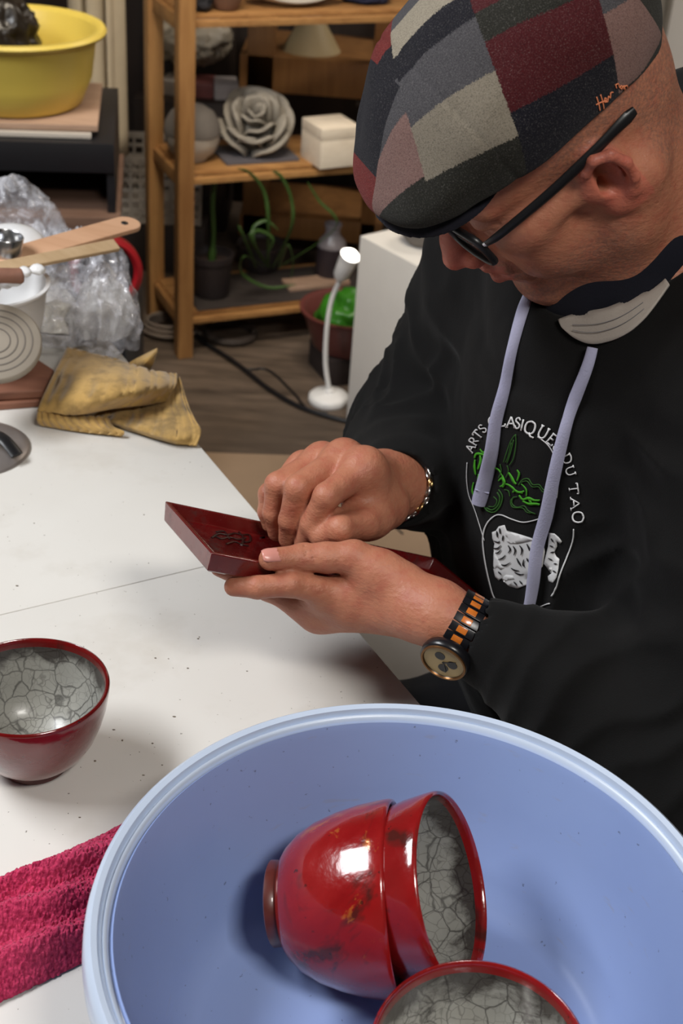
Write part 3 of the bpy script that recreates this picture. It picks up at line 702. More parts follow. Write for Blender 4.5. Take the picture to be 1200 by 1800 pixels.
def cap_mat():
    m = NT('checked_wool'); at = m.n('ShaderNodeAttribute', attribute_name='hc'); hv = at.outputs['Vector']
    fuzz = m.noise(hv, 9.0, 3, 0.7); fine = m.noise(hv, 26.0, 2, 0.6); mott = m.noise(hv, 1.3, 3)
    F, L, U = m.sep(hv)[:3]
    jit = m.math('MULTIPLY', m.math('SUBTRACT', fuzz, 0.5), 0.22)
    tilt = m.math('MULTIPLY', m.math('SUBTRACT', F, 4.6), 0.0105)
    phi = m.math('ARCTAN2', L, m.math('SUBTRACT', U, 4.6))
    v = m.math('ADD', m.math('MULTIPLY', m.math('SUBTRACT', 1.5708, phi), 0.30), m.math('MULTIPLY', jit, 0.1))   # 0 side .. 0.47 top .. 0.94 other side
    v0 = v; v = m.math('SUBTRACT', v, tilt)
    NAVY = lin(17, 16, 26); OLV = lin(38, 37, 30); BEI = lin(136, 127, 112); GRY = lin(76, 74, 77); RED = lin(74, 16, 21); PINK = lin(132, 102, 95); CRM = lin(156, 146, 128); BRT = lin(112, 34, 30)
    A = m.ramp(v, [(0, OLV), (0.155, BEI), (0.30, GRY), (0.425, NAVY), (0.50, CRM), (0.60, GRY), (0.70, OLV), (0.82, NAVY)], 'CONSTANT')
    Bc = m.ramp(v, [(0, NAVY), (0.205, RED), (0.36, OLV), (0.43, RED), (0.52, NAVY), (0.62, GRY), (0.75, RED)], 'CONSTANT')
    Cc = m.ramp(v, [(0, OLV), (0.10, PINK), (0.30, GRY), (0.48, NAVY), (0.64, BEI)], 'CONSTANT')
    Dc = m.ramp(v, [(0, OLV), (0.17, PINK), (0.34, GRY), (0.44, NAVY), (0.55, BRT), (0.75, NAVY)], 'CONSTANT')
    gt = lambda a, b: m.math('GREATER_THAN', a, b)
    Fj = m.math('ADD', m.math('ADD', F, jit), m.math('MULTIPLY', v0, 13.0))
    c = m.mix(gt(Fj, 4.6), Bc, A); c = m.mix(gt(Fj, 11.6), c, Dc); c = m.mix(gt(Fj, -3.6), Cc, c)
    c = m.mix(gt(F, -8.6), OLV, c)
    frt = m.math('MULTIPLY', gt(F, 6.0), m.math('LESS_THAN', L, m.math('SUBTRACT', 13.2, F)) if False else m.math('LESS_THAN', L, 1.2))
    c = m.mix(frt, c, m.mix(gt(F, 11.2), NAVY, BRT))
    c = m.mix(m.math('MULTIPLY', m.ramp(fine, [(0.3, 0.0), (0.7, 1)]), 0.34), c, lin(120, 115, 112)) if False else m.mix(m.ramp(fine, [(0.3, 0.28), (0.7, 0)]), c, (0.004, 0.004, 0.005))
    c = m.mix(m.ramp(fuzz, [(0.55, 0), (0.78, 0.10)]), c, lin(150, 146, 142))
    spk = m.noise(hv, 11.0, 2, 0.7); c = m.mix(m.ramp(spk, [(0.34, 0.42), (0.52, 0)]), c, (0.003, 0.003, 0.004)); c = m.mix(m.ramp(spk, [(0.56, 0), (0.74, 0.20)]), c, lin(160, 155, 150))
    m.base(c); m.set(Roughness=0.95, Specular_IOR_Level=0.1, Sheen_Weight=0.06, Sheen_Roughness=0.6); m.bump(fine, 0.6, 0.0012); return m.m
cap = tag(mk('flat_cap', Vc, Fc_, cap_mat(), person), 'checked wool flat cap with an orange script word')
hcv = ((Vc - HO) @ HM * 100).astype(np.float32)
at = cap.data.attributes.new('hc', 'FLOAT_VECTOR', 'POINT'); at.data.foreach_set('vector', hcv.ravel())
M['navy'] = cloth_mat('navy_wool', lin(20, 20, 28), lin(28, 27, 36))
Br = Field()
Br.el(hp(7.6, 0, 5.0), (0.056, 0.069, 0.0075), HM, 0.01)
Vx, Fx = Br.mesh(hp(8.6, 0, 5) - 0.1, hp(8.6, 0, 5) + 0.1, 0.002)
mk('brim', Vx, Fx, M['navy'], cap)

# ================================================================ glasses
gl = thing('glasses', None, None, HO); gl.parent = person; gl.location = tuple(HO - PB)
gl['label'] = 'black rectangular glasses with silver hinges'
lens = NT('lens_glass'); lens.base((0.9, 0.95, 1.0)); lens.set(Roughness=0.03, Transmission_Weight=1.0, IOR=1.1); 
for sd in (-1, 1):
    pts = []
    for a in np.linspace(0, 2 * math.pi, 33)[:-1]:
        ca, sa = math.cos(a), math.sin(a); x = 2.65 * np.sign(ca) * abs(ca) ** 0.45; y = 1.75 * np.sign(sa) * abs(sa) ** 0.45
        L = sd * (3.45 + x); pts.append(hp(10.0 - 0.022 * L * L, L, 1.1 + y))
    pts = np.array(pts)
    tube('rim', pts, 0.0019, M['black'], gl, 8, 1.5, closed=True, up=HM[:, 0])
    cenp = pts.mean(0); Vl = np.concatenate([pts, pts - HM[:, 0] * 0.0012]); n = len(pts)
    mk('lens', Vl, [tuple(range(n)), tuple(range(2 * n - 1, n - 1, -1))] + [(i, n + i, n + (i + 1) % n, (i + 1) % n) for i in range(n)], lens.m, gl, smooth=False)
    tp = spline([hp(8.8, 6.35 * sd, 2.0), hp(7.5, 7.0 * sd, 2.35), hp(3.5, 7.75 * sd, 2.65), hp(-0.2, 8.25 * sd, 3.05), hp(-2.4, 8.3 * sd, 3.2), hp(-4.0, 8.15 * sd, 3.1)], 6)
    rr = np.interp(np.linspace(0, 1, len(tp)), [0, 0.12, 0.5, 0.72, 0.9, 1], [0.0026, 0.0036, 0.0044, 0.0042, 0.0052, 0.0036])
    tube('temple', tp, rr, M['black'], gl, 10, 0.55, up=HM[:, 1])
    tube('hinge', [hp(8.95, 6.2 * sd, 1.95), hp(8.1, 6.75 * sd, 2.2)], 0.0028, M['steel'], gl, 8, 0.7, up=HM[:, 1])
tube('bridge', spline([hp(9.98, -0.85, 1.5), hp(10.2, 0, 1.75), hp(9.98, 0.85, 1.5)], 5), 0.0016, M['black'], gl, 8)

# ================================================================ red slab dish
def dish_mat():
    m = NT('dark_red_glaze'); v = m.coord(); n = m.noise(v, 24, 5, 0.6); e = m.noise(v, 46, 5, 0.7)
    c = m.mix(n, lin(72, 9, 13), lin(112, 18, 18)); c = m.mix(m.ramp(e, [(0.56, 0), (0.68, 0.75)]), c, lin(64, 42, 40))
    m.base(c); m.set(Roughness=m.ramp(e, [(0.4, 0.16), (0.7, 0.4)]), Coat_Weight=0.5, Coat_Roughness=0.1); m.bump(n, 0.2, 0.002); return m.m
dish = thing('slab_dish', 'long narrow dark red glazed dish held in both hands', 'dish', tr(DL * 50, DW * 50, -1.9))
X1, Y1 = DL * 100, DW * 100
def ringq(i0, z, ins): return [tr(ins, ins, z), tr(X1 - ins, ins, z), tr(X1 - ins, Y1 - ins, z), tr(ins, Y1 - ins, z)]
rings = [ringq(0, -1.75, 0.55), ringq(0, -1.6, 0.35), ringq(0, -0.06, 0.03), ringq(0, 0.0, 0.10), ringq(0, 0.0, 0.36), ringq(0, -0.06, 0.44), ringq(0, -1.1, 0.72), ringq(0, -1.2, 0.9)]
V = np.array([p for R_ in rings for p in R_]); Fq = [(3, 2, 1, 0)]
for i in range(len(rings) - 1):
    for k in range(4): Fq.append((i * 4 + k, i * 4 + (k + 1) % 4, i * 4 + 4 + (k + 1) % 4, i * 4 + 4 + k))
n = (len(rings) - 1) * 4; Fq.append((n, n + 1, n + 2, n + 3))
d0 = mk('dish_body', V, Fq, dish_mat(), dish, True, autosm=35)
bv = d0.modifiers.new('bevel', 'BEVEL'); bv.width = 0.0012; bv.segments = 2; bv.limit_method = 'ANGLE'; bv.angle_limit = math.radians(40)
ink = simple('black_slip', lin(24, 16, 16), 0.25, 0.2, 80, coat=0.4)
def ts(px, py): return trp(px, py, -1.15)
for st in ([(372, 945), (384, 938), (398, 940), (412, 937), (424, 940), (438, 940), (440, 950), (430, 953)], [(376, 941), (388, 947), (402, 944), (418, 948), (432, 945)], [(398, 956), (412, 952), (424, 957), (436, 959)], [(380, 935), (394, 934), (404, 948)], [(420, 935), (428, 946), (424, 958)], [(458, 945), (470, 943), (484, 947)]):
    tube('inscription', spline([ts(*p) for p in st], 5), 0.0011, ink, dish, 6, 0.5, up=Dn)

# ================================================================ wrist watch and bracelet
def ringframe(c, ax, ref):
    ax = nrm(ax); X = nrm(ref - ax * (ref @ ax)); return X, np.cross(ax, X), ax
wat = thing('wrist_watch', None, None, WL); wat.parent = person; wat.location = tuple(WL - PB); wat['label'] = 'dark chronograph watch with amber and black link strap'
wc = WL + (EL - WL) * 0.085; axw = nrm(EL - WL)
wX, wY, wZ = ringframe(wc, axw, nrm(-_f * 0.75 - _u * 0.9 - _r * 0.2))   # wX: outward direction of the case
amber = simple('amber_resin', lin(190, 104, 36), 0.25, 0.35, 160, coat=0.5); blackm = simple('black_resin', lin(18, 18, 22), 0.3, 0.2, 80)
RWx, RWy = 0.0275, 0.0265
for k in range(1, 22):
    a = 2 * math.pi * k / 22; 
    if k in (1, 21): continue
    d = wX * math.cos(a) * RWx + wY * math.sin(a) * RWy; nn = nrm(wX * math.cos(a) / RWx + wY * math.sin(a) / RWy); tt = np.cross(wZ, nn)
    lk_ = box('strap_link', wc + d, (0.0037, 0.0105, 0.0017), blackm, wat, tt, wZ, nn, 0.0006)
    box('link_inlay', wc + d + nn * 0.0012, (0.0026, 0.0042, 0.0009), amber, lk_, tt, wZ, nn, 0.0004)
cc = wc + wX * (RWx + 0.001); 
lathe('watch_case', [(0, 0), (0.0165, 0), (0.0195, 0.002), (0.0205, 0.006), (0.0200, 0.0095), (0.0185, 0.0108), (0.0170, 0.0108), (0.0165, 0.0098), (0, 0.0098)], blackm, wat, 48, cc, wX)
lathe('bezel', [(0.0168, 0.0100), (0.0188, 0.0104), (0.0186, 0.0118), (0.0172, 0.0119), (0.0166, 0.0108)], simple('bronze_bezel', lin(120, 84, 50), 0.3, 0.2, 60, metal=0.8), wat, 48, cc, wX)
dial = lathe('dial', [(0, 0.0102), (0.0165, 0.0102), (0.0165, 0.0100), (0, 0.0100)], simple('cream_dial', lin(170, 146, 100), 0.4, 0.1, 60), wat, 48, cc, wX)
for dx, dy in ((0.0066, 0.002), (-0.002, 0.0068), (-0.005, -0.005)):
    lathe('subdial', [(0, 0.0105), (0.0042, 0.0105), (0.0042, 0.0102), (0, 0.0102)], blackm, dial, 24, cc + wY * dx + wZ * dy, wX)
for a in (0.5, 2.3):
    dr = wY * math.cos(a) + wZ * math.sin(a); box('watch_hand', cc + dr * 0.005 + wX * 0.0108, (0.006, 0.0006, 0.0002), blackm, dial, dr, np.cross(wX, dr), wX, 0)
brc = thing('bracelet', None, None, WR); brc.parent = person; brc.location = tuple(WR - PB); brc['label'] = 'chain bracelet of silver and bronze links'
fwd = nrm(FR[1][0] - WR); bc = WR + fwd * 0.006; bX, bY, bZ = ringframe(bc, nrm(fwd * 0.75 + nrm(WR - ER) * 0.4), UP)
slv = simple('oxidised_silver', (0.5, 0.49, 0.47), 0.3, 0.2, 200, metal=1.0); brz = simple('bronze_bead', (0.55, 0.36, 0.16), 0.3, 0.2, 200, metal=1.0)
for k in range(26):
    a = 2 * math.pi * k / 26; d = bX * math.cos(a) * 0.0335 + bY * math.sin(a) * 0.0345; nn = nrm(d); tt = np.cross(bZ, nn)
    cc2 = bc + d + bZ * 0.0015 * (-1) ** k; lp = [cc2 + (tt * math.cos(b) * 0.0044 + (bZ if k % 2 else nrm(bZ + nn)) * math.sin(b) * 0.0030) for b in np.linspace(0, 2 * math.pi, 11)[:-1]]
    tube('chain_link', lp, 0.0012, brz if k % 3 == 0 else slv, brc, 6, closed=True)
# thumb nails
nailm = simple('finger_nail', lin(206, 140, 128), 0.28, 0.08, 60)
def nail(tip, prev, outw, w=0.0068, l=0.008):
    ax = nrm(tip - prev); ou = nrm(outw - ax * (outw @ ax)); sdv = np.cross(ax, ou); R = 0.0092
    def fn(u, v):
        x = (u - 0.5) * 2; y = (v - 0.5) * 2; ang = x * w / R
        return tip + ax[None] * (y * l * (1 - 0.12 * x * x) + 0.001)[:, None] + ou[None] * (R * np.cos(ang) - 0.0004 - 0.0012 * np.maximum(y, 0) ** 2)[:, None] + sdv[None] * (R * np.sin(ang) * (1 - 0.25 * np.maximum(y, 0) ** 3))[:, None]
    V, Fq = grid_vf(fn, 11, 11); return solid(mk('fingernail', V, Fq, nailm, body), 0.0007, 0)
nail(THL[3], THL[2], -_f * 0.85 + _u * 0.5)

# eyebrow hair
ev = []
for sd in (-1, 1):
    for k in range(70):
        u_ = random.random(); a0 = np.array([8.9 - 1.6 * u_ + 0.1 * random.random(), sd * (1.4 + 3.6 * u_), 3.0 + 0.5 * math.sin(u_ * 2.6) + random.uniform(-0.35, 0.35)])
        b0 = a0 + np.array([0.12, sd * 0.55, random.uniform(-0.05, 0.3)]); ev.append(tube_vf([hp(*a0), hp(*((a0 + b0) / 2 + (0.12, 0, 0))), hp(*b0)], [0.0004, 0.0003, 0.0001], 4))
V, Fq = join(*ev); tag(mk('eyebrow_hair', V, Fq, simple('brown_hair', lin(70, 50, 40), 0.6, 0.2, 100), body), kind='stuff')

# ================================================================ things lying on the hoodie: lining, drawstrings, emblem
bvh = BVHTree.FromPolygons([tuple(v) for v in Vh.tolist()], [tuple(f_) for f_ in Fh.tolist()])
Ht = Field(); _arm = [np.asarray(x) for x in (EL, ER, WL, WR, midL, midR, cufL, cufR)]
Ht.ops = [o_ for o_ in Hd.ops if o_[4] != 's' and not any(np.linalg.norm(o_[1] - a_) < 0.16 for a_ in (EL, ER, WL, WR, midL, midR, (LS + EL) / 2, (RS + ER) / 2))]
Vt2, Ft2 = Ht.mesh((-0.02, 0.80, 0.45), (0.5, 1.4, 1.2), 0.006)
tbvh = BVHTree.FromPolygons([tuple(v) for v in Vt2.tolist()], [tuple(f_) for f_ in Ft2.tolist()])
def hit(px, py, off=0.0008, tree=bvh):
    d = nrm(ray(px, py)); loc, nor, idx, dist = tree.ray_cast(Vector(CAM), Vector(d))
    if loc is None: return None
    if tree is bvh:
        l2, n2, i2, d2 = tbvh.ray_cast(Vector(CAM), Vector(d))
        if l2 is not None and d2 - dist > 0.016: loc, nor = l2, n2
    n = np.array(nor); 
    if n @ d > 0: n = -n
    return np.array(loc) + n * off
def hits(P, off=0.0008, smooth=0):
    H = [hit(*p, off) for p in P]; g = [h for h in H if h is not None]; last = g[0]
    out = []
    for h in H:
        if h is not None: last = h
        out.append(last)
    out = np.array(out)
    for _ in range(smooth): out[1:-1] = out[1:-1] * 0.5 + (out[:-2] + out[2:]) * 0.25
    return out
# lining of the hood, turned out at the front
top = spline([(984, 566), (1020, 556), (1075, 545), (1122, 522), (1172, 494)], 8); bot = spline([(990, 578), (1014, 597), (1048, 606), (1100, 590), (1140, 556), (1178, 504)], 8)
top = np.array([top[int(i)] for i in np.linspace(0, len(top) - 1, 33)]); bot = np.array([bot[int(i)] for i in np.linspace(0, len(bot) - 1, 33)])
lv = []
rowsP = [hits(top * (1 - k / 8) + bot * k / 8, 0.0025, 3) for k in range(9)]
V = np.concatenate(rowsP); I = np.arange(9 * 33).reshape(9, 33)
Fl = np.stack([I[:-1, :-1], I[1:, :-1], I[1:, 1:], I[:-1, 1:]], -1).reshape(-1, 4)
M['lining'] = cloth_mat('grey_marl_jersey', lin(140, 132, 124), lin(176, 168, 160), 500)
solid(tag(mk('hood_lining', V, Fl, M['lining'], hoodie), 'pale grey marl lining of the hood'), 0.0025, 0)
for k in (3, 5):
    tube('stitch_line', rowsP[k][6:26] + (rowsP[k][6:26] - (NB - UP * 0.02)) * 0.012 - _f * 0.002, 0.0003, M['grey_metal'], hoodie, 5)
# drawstrings
M['cord'] = cloth_mat('pale_lilac_cord', lin(150, 150, 178), lin(178, 178, 200), 700)
def cord(P, W, lab):
    px = spline(P, 7); pts = hits(px, 0.0045, 10); wd = np.interp(np.linspace(0, 1, len(px)), np.linspace(0, 1, len(W)), W) / 2 / FPX * 1.08
    nr = np.array([nrm(CAM - p) for p in pts])
    o = tube('drawstring', pts, wd, M['cord'], hoodie, 14, 0.5, up=nr)
    o['label'] = lab; return pts, nr
c1, n1 = cord([(934, 500), (922, 556), (905, 622), (895, 680), (879, 735), (872, 790), (862, 835), (852, 872), (848, 886)], [18, 21, 19, 20, 23, 24, 27, 29, 30, 27], 'pale lilac drawstring with a knotted end')
tube('cord_end_stitching', [c1[-10] + nrm(np.cross(n1[-10], c1[-10] - c1[-12])) * s_ * 0.0062 + n1[-10] * 0.0032 for s_ in (-1, -0.5, 0, 0.5, 1)], 0.0009, M['cord'], hoodie, 6)
cord([(1046, 612), (1036, 645), (1016, 695), (1004, 735), (992, 780), (978, 838), (966, 905), (950, 958), (942, 1015), (930, 1076)], [18, 20, 22, 20, 22, 23, 25, 24, 24, 20], 'long pale lilac drawstring hanging over the emblem')
# fine chain at the neck
tube('necklace', hits(spline([(985, 505), (998, 525), (1012, 548)], 6), 0.003, 3), 0.0006, M['steel'], person, 5)

# --- printed emblem
WHT = simple('white_screen_print', lin(205, 205, 205), 0.7, 0.05, 100); GRN = simple('green_screen_print', lin(62, 150, 20), 0.7, 0.1, 100); DGR = simple('dark_green_screen_print', lin(34, 84, 16), 0.7, 0.1, 100)
class Print:
    def __init__(s): s.vf = []
    def line(s, P, w, n=4, off=0.0009):
        P = spline(P, n) if n > 1 else np.asarray(P, float)
        out = [P[0]]
        for a, b in zip(P[:-1], P[1:]):
            k = max(1, int(np.hypot(*(b - a)) / 5)); out += [a + (b - a) * i / k for i in range(1, k + 1)]
        P = np.array(out); T = np.gradient(P, axis=0); T /= np.maximum(np.hypot(T[:, 0], T[:, 1]), 1e-6)[:, None]; N = np.stack([-T[:, 1], T[:, 0]], 1)
        w = np.interp(np.linspace(0, 1, len(P)), np.linspace(0, 1, np.size(w)), np.atleast_1d(w))[:, None] / 2
        A = hits(P + N * w, off); B_ = hits(P - N * w, off); m = len(P)
        s.vf.append((np.concatenate([A, B_]), [(i, i + 1, m + i + 1, m + i) for i in range(m - 1)]))
    def poly(s, P, off=0.0008):
        P = np.asarray(P, float)
        bm = bmesh.new(); vs = [bm.verts.new((x, y, 0)) for x, y in P]; bm.faces.new(vs)
        bmesh.ops.triangulate(bm, faces=bm.faces[:])
        for _ in range(2):
            lg = [e_ for e_ in bm.edges if e_.calc_length() > 6]
            if lg: bmesh.ops.subdivide_edges(bm, edges=lg, cuts=1); bmesh.ops.triangulate(bm, faces=bm.faces[:])
        bm.verts.index_update(); V = hits([(v.co.x, v.co.y) for v in bm.verts], off)
        s.vf.append((V, [tuple(v.index for v in f_.verts) for f_ in bm.faces])); bm.free()
    def done(s, name, mat, lab):
        V, Fq = join(*s.vf); o = mk(name, V, Fq, mat, hoodie); o['label'] = lab; return solid(o, 0.0003, 1)
G = {'A': ([[(0.02, 0), (0.5, 1)], [(0.5, 1), (0.98, 0)], [(0.22, 0.36), (0.78, 0.36)]], [(0, 0.2), (0.8, 1.16)]),
     'R': ([[(0.15, 0), (0.15, 1)], [(0.15, 1), (0.6, 0.98), (0.78, 0.75), (0.6, 0.5), (0.15, 0.48)], [(0.45, 0.48), (0.95, 0)]], [(0, 0.3)]),
     'T': ([[(0.5, 0), (0.5, 1)], [(0.02, 1), (0.98, 1)], [(0.03, 1), (0.03, 0.8)], [(0.97, 1), (0.97, 0.8)]], [(0.3, 0.7)]),
     'S': ([[(0.85, 0.78), (0.62, 0.98), (0.25, 0.9), (0.2, 0.66), (0.55, 0.5), (0.85, 0.3), (0.72, 0.05), (0.35, 0.0), (0.12, 0.24)]], []),
     'C': ([[(0.9, 0.78), (0.65, 1), (0.25, 0.88), (0.08, 0.5), (0.25, 0.1), (0.65, 0), (0.92, 0.22)]], []),
     'L': ([[(0.2, 1), (0.2, 0)], [(0.05, 0), (0.9, 0)], [(0.9, 0), (0.92, 0.2)]], []),
     'I': ([[(0.5, 0), (0.5, 1)]], [(0.3, 0.7)]),
     'Q': ([[(0.5, 1), (0.16, 0.84), (0.06, 0.5), (0.16, 0.14), (0.5, 0), (0.84, 0.14), (0.94, 0.5), (0.84, 0.86), (0.5, 1)], [(0.5, 0.1), (0.75, -0.18), (1.05, -0.2)]], []),
     'U': ([[(0.15, 1), (0.15, 0.35), (0.3, 0.05), (0.6, 0.02), (0.82, 0.3), (0.82, 1)], [(0, 1), (0.3, 1)], [(0.68, 1), (0.96, 1)]], []),
     'E': ([[(0.15, 0), (0.15, 1)], [(0.02, 1), (0.85, 1)], [(0.15, 0.52), (0.65, 0.52)], [(0.02, 0), (0.9, 0)], [(0.85, 1), (0.85, 0.82)], [(0.9, 0), (0.9, 0.2)]], []),
     'D': ([[(0.15, 0), (0.15, 1)], [(0.02, 1), (0.5, 1), (0.88, 0.75), (0.92, 0.4), (0.7, 0.06), (0.02, 0)]], []),
     'O': ([[(0.5, 1), (0.16, 0.84), (0.06, 0.5), (0.16, 0.14), (0.5, 0), (0.84, 0.14), (0.94, 0.5), (0.84, 0.86), (0.5, 1)]], [])}
def cp(x, y): return (770 + x / 4, 700 + y / 4)
let = Print()
for ch, cx, cy, ang, h_, w_ in [('A', 232, 350, -62, 58, 46), ('R', 256, 300, -58, 60, 46), ('T', 284, 254, -52, 62, 46), ('S', 318, 212, -46, 62, 42), ('C', 388, 168, -26, 74, 56), ('L', 452, 158, -10, 74, 48), ('A', 518, 166, 3, 76, 60), ('S', 565, 172, 9, 76, 44), ('I', 597, 184, 12, 78, 30),
                               ('Q', 652, 204, 16, 90, 78), ('U', 744, 240, 29, 84, 74), ('E', 808, 290, 40, 76, 58), ('S', 848, 336, 48, 72, 50), ('D', 910, 424, 62, 66, 66), ('U', 934, 510, 72, 60, 72), ('T', 956, 634, 82, 62, 78), ('A', 966, 738, 87, 60, 80), ('O', 988, 834, 90, 78, 82)]:
    a = math.radians(ang); ux = np.array([math.cos(a), math.sin(a)]); uy = np.array([math.sin(a), -math.cos(a)])
    def gp(p): return np.array(cp(cx, cy)) + (ux * (p[0] - 0.5) * w_ + uy * (p[1] - 0.5) * h_) / 4
    strokes, bars = G[ch]
    for st in strokes:
        let.line([gp(p) for p in st], h_ / 4 * 0.14, 4 if len(st) > 3 else 1)
    if ch in 'ART' or ch == 'I' or ch == 'D':
        for st in strokes[:2]:
            for p in (st[0], st[-1]):
                if p[1] < 0.02 and ch != 'D': let.line([gp((p[0] - 0.14, 0)), gp((p[0] + 0.14, 0))], h_ / 4 * 0.09, 1)
let.done('printed_lettering', WHT, 'white arched lettering on the chest')
ol = Print()
for P, w_ in (([(955, 915), (948, 1000), (905, 1130), (862, 1235), (828, 1335), (800, 1390)], 2.2), ([(790, 1440), (690, 1470), (590, 1476), (500, 1455), (410, 1415), (370, 1310), (332, 1130), (320, 980), (345, 885), (400, 828), (450, 820), (520, 848), (600, 870), (680, 856), (760, 826)], 2.0),
              ([(705, 268), (780, 330), (826, 415), (846, 520), (846, 620), (836, 700)], 1.8), ([(210, 450), (206, 560), (222, 680), (262, 780), (300, 900), (330, 1000)], 1.0)):
    ol.line([cp(*p) for p in P], w_, 5)
ol.done('printed_outline', WHT, 'thin white outline of the emblem')
tg = Print()
tg.poly([cp(*p) for p in [(470, 890), (485, 930), (480, 965), (502, 985), (488, 1005), (510, 1022), (560, 1020), (620, 1010), (690, 990), (740, 1005), (752, 1080), (736, 1180), (690, 1230), (640, 1260), (632, 1310), (560, 1335), (505, 1320), (465, 1290), (500, 1275), (540, 1270), (530, 1245), (480, 1240), (450, 1262), (430, 1280), (405, 1255), (392, 1200), (420, 1185), (445, 1205), (470, 1190), (440, 1160), (415, 1110), (395, 1060), (400, 1020), (385, 985), (382, 940), (410, 930), (430, 900)]])
tg.poly([cp(*p) for p in [(782, 945), (820, 950), (850, 975), (872, 1005), (860, 1022), (835, 1000), (838, 1040), (818, 1080), (832, 1110), (855, 1130), (848, 1200), (835, 1260), (810, 1298), (780, 1285), (775, 1250), (800, 1230), (806, 1190), (770, 1190), (745, 1160), (760, 1100), (775, 1040)]])
tg.done('printed_tiger', WHT, 'white striped tiger on the chest emblem')
st = Print()
for P in ([(420, 930), (425, 975)], [(440, 910), (445, 950)], [(465, 960), (460, 1000)], [(400, 1000), (430, 1010), (440, 1000)], [(395, 1050), (425, 1052), (450, 1030)], [(410, 1085), (430, 1082), (450, 1060)], [(430, 1130), (460, 1120), (480, 1098)], [(450, 1165), (480, 1170), (515, 1150)], [(500, 1030), (515, 1060), (500, 1085)], [(535, 1035), (550, 1065), (540, 1100)], [(580, 1030), (597, 1060), (590, 1100)], [(630, 1020), (645, 1050), (650, 1070)], [(560, 1120), (575, 1150), (590, 1175)], [(610, 1130), (605, 1165), (615, 1180)], [(630, 1120), (645, 1150)], [(520, 1190), (545, 1205), (575, 1208)], [(545, 1220), (580, 1235), (610, 1232)], [(430, 1215), (450, 1235)], [(540, 1285), (560, 1310)], [(580, 1280), (600, 1305)], [(800, 980), (815, 1005)], [(790, 1030), (815, 1040)], [(795, 1080), (830, 1075)], [(780, 1120), (810, 1135)], [(820, 1160), (845, 1165)], [(815, 1210), (838, 1225)]):
    st.line([cp(*p) for p in P], [1.0, 2.6, 0.8], 4, 0.0014)
st.done('tiger_stripes', M['black'], 'black stripes of the printed tiger')
dg = Print(); dk = Print()
for P, w_ in (([(330, 450), (380, 480), (430, 500), (455, 545)], 3), ([(300, 355), (320, 380), (345, 375), (350, 400)], 4), ([(262, 420), (275, 390), (310, 392), (340, 400)], 5), ([(265, 430), (262, 480), (270, 540)], 4), ([(300, 400), (305, 440), (285, 500)], 5), ([(325, 405), (330, 450), (310, 520), (300, 560)], 5), ([(290, 530), (285, 600)], 3),
              ([(255, 590), (246, 650), (262, 700)], 2.5), ([(430, 580), (455, 560), (470, 600), (440, 620)], 4), ([(455, 540), (470, 585), (460, 625)], 5), ([(500, 520), (520, 550), (540, 590), (555, 600)], 5), ([(560, 500), (575, 530), (560, 580)], 3.5), ([(480, 600), (505, 610), (540, 640), (530, 660)], 4), ([(520, 620), (560, 655), (600, 665)], 4), ([(590, 600), (625, 640), (625, 690)], 2.5), ([(575, 680), (600, 710), (640, 700), (680, 715), (720, 715)], 5), ([(600, 720), (640, 740), (690, 740), (720, 745)], 5), ([(640, 700), (665, 745)], 4), ([(545, 650), (580, 660), (610, 650)], 4)):
    dg.line([cp(*p) for p in P], [w_ * 0.5, w_, w_ * 0.6], 4)
for P, w_ in (([(550, 250), (552, 320), (535, 420), (505, 470)], 1.4), ([(545, 255), (515, 300), (480, 400), (465, 450)], 1.4), ([(535, 290), (515, 380), (490, 455)], 1.4), ([(520, 310), (500, 400), (480, 450)], 1.2), ([(570, 610), (600, 570), (640, 565), (670, 605), (715, 605), (745, 640), (775, 650)], 2), ([(590, 590), (630, 580), (665, 620), (710, 620), (740, 655), (770, 655)], 1.5),
              ([(560, 690), (530, 700), (525, 740), (560, 765), (610, 755), (640, 790), (690, 812)], 2), ([(540, 690), (515, 720), (530, 765), (600, 770), (630, 800), (685, 806)], 1.4), ([(430, 640), (458, 690), (440, 760), (400, 800), (350, 790), (318, 745)], 2), ([(420, 660), (440, 700), (425, 755), (385, 785), (345, 770)], 2.4), ([(395, 690), (420, 720), (400, 760), (360, 760)], 1.6), ([(440, 460), (450, 510), (430, 560)], 1.6), ([(490, 470), (500, 510), (480, 560)], 1.6), ([(470, 640), (500, 650), (510, 690)], 1.6)):
    dk.line([cp(*p) for p in P], w_, 4)
dg.done('printed_dragon', GRN, 'green dragon on the chest emblem'); dk.done('dragon_tendrils', DGR, 'dark green tendrils of the printed dragon')

# --- orange script on the cap
cbv = BVHTree.FromPolygons([tuple(v) for v in Vc.tolist()], [tuple(f_) for f_ in Fc_.tolist()])
org = simple('orange_thread', lin(214, 128, 88), 0.6, 0.1, 100)
def chit(P): return np.array([h for h in (hit(x, y, 0.0006, cbv) for x, y in spline(P, 5)) if h is not None])
sv = []
for P in ([(1047, 170), (1051, 183), (1053, 194)], [(1054, 166), (1058, 180), (1060, 191)], [(1046, 184), (1054, 180), (1064, 176)], [(1062, 180), (1065, 175), (1062, 172), (1061, 179), (1067, 178)], [(1067, 177), (1068, 169), (1071, 172), (1072, 163), (1076, 162)],
          [(1080, 148), (1082, 155)], [(1081, 149), (1085, 147), (1087, 154)], [(1091, 150), (1088, 153), (1091, 156), (1093, 151), (1095, 156)], [(1095, 150), (1097, 157)], [(1096, 152), (1100, 150), (1102, 156)]):
    pts = chit(P)
    if len(pts) > 2: sv.append(tube_vf(pts, 0.0005, 5))
if sv:
    V, Fq = join(*sv); mk('embroidered_word', V, Fq, org, cap)['label'] = 'orange embroidered script'
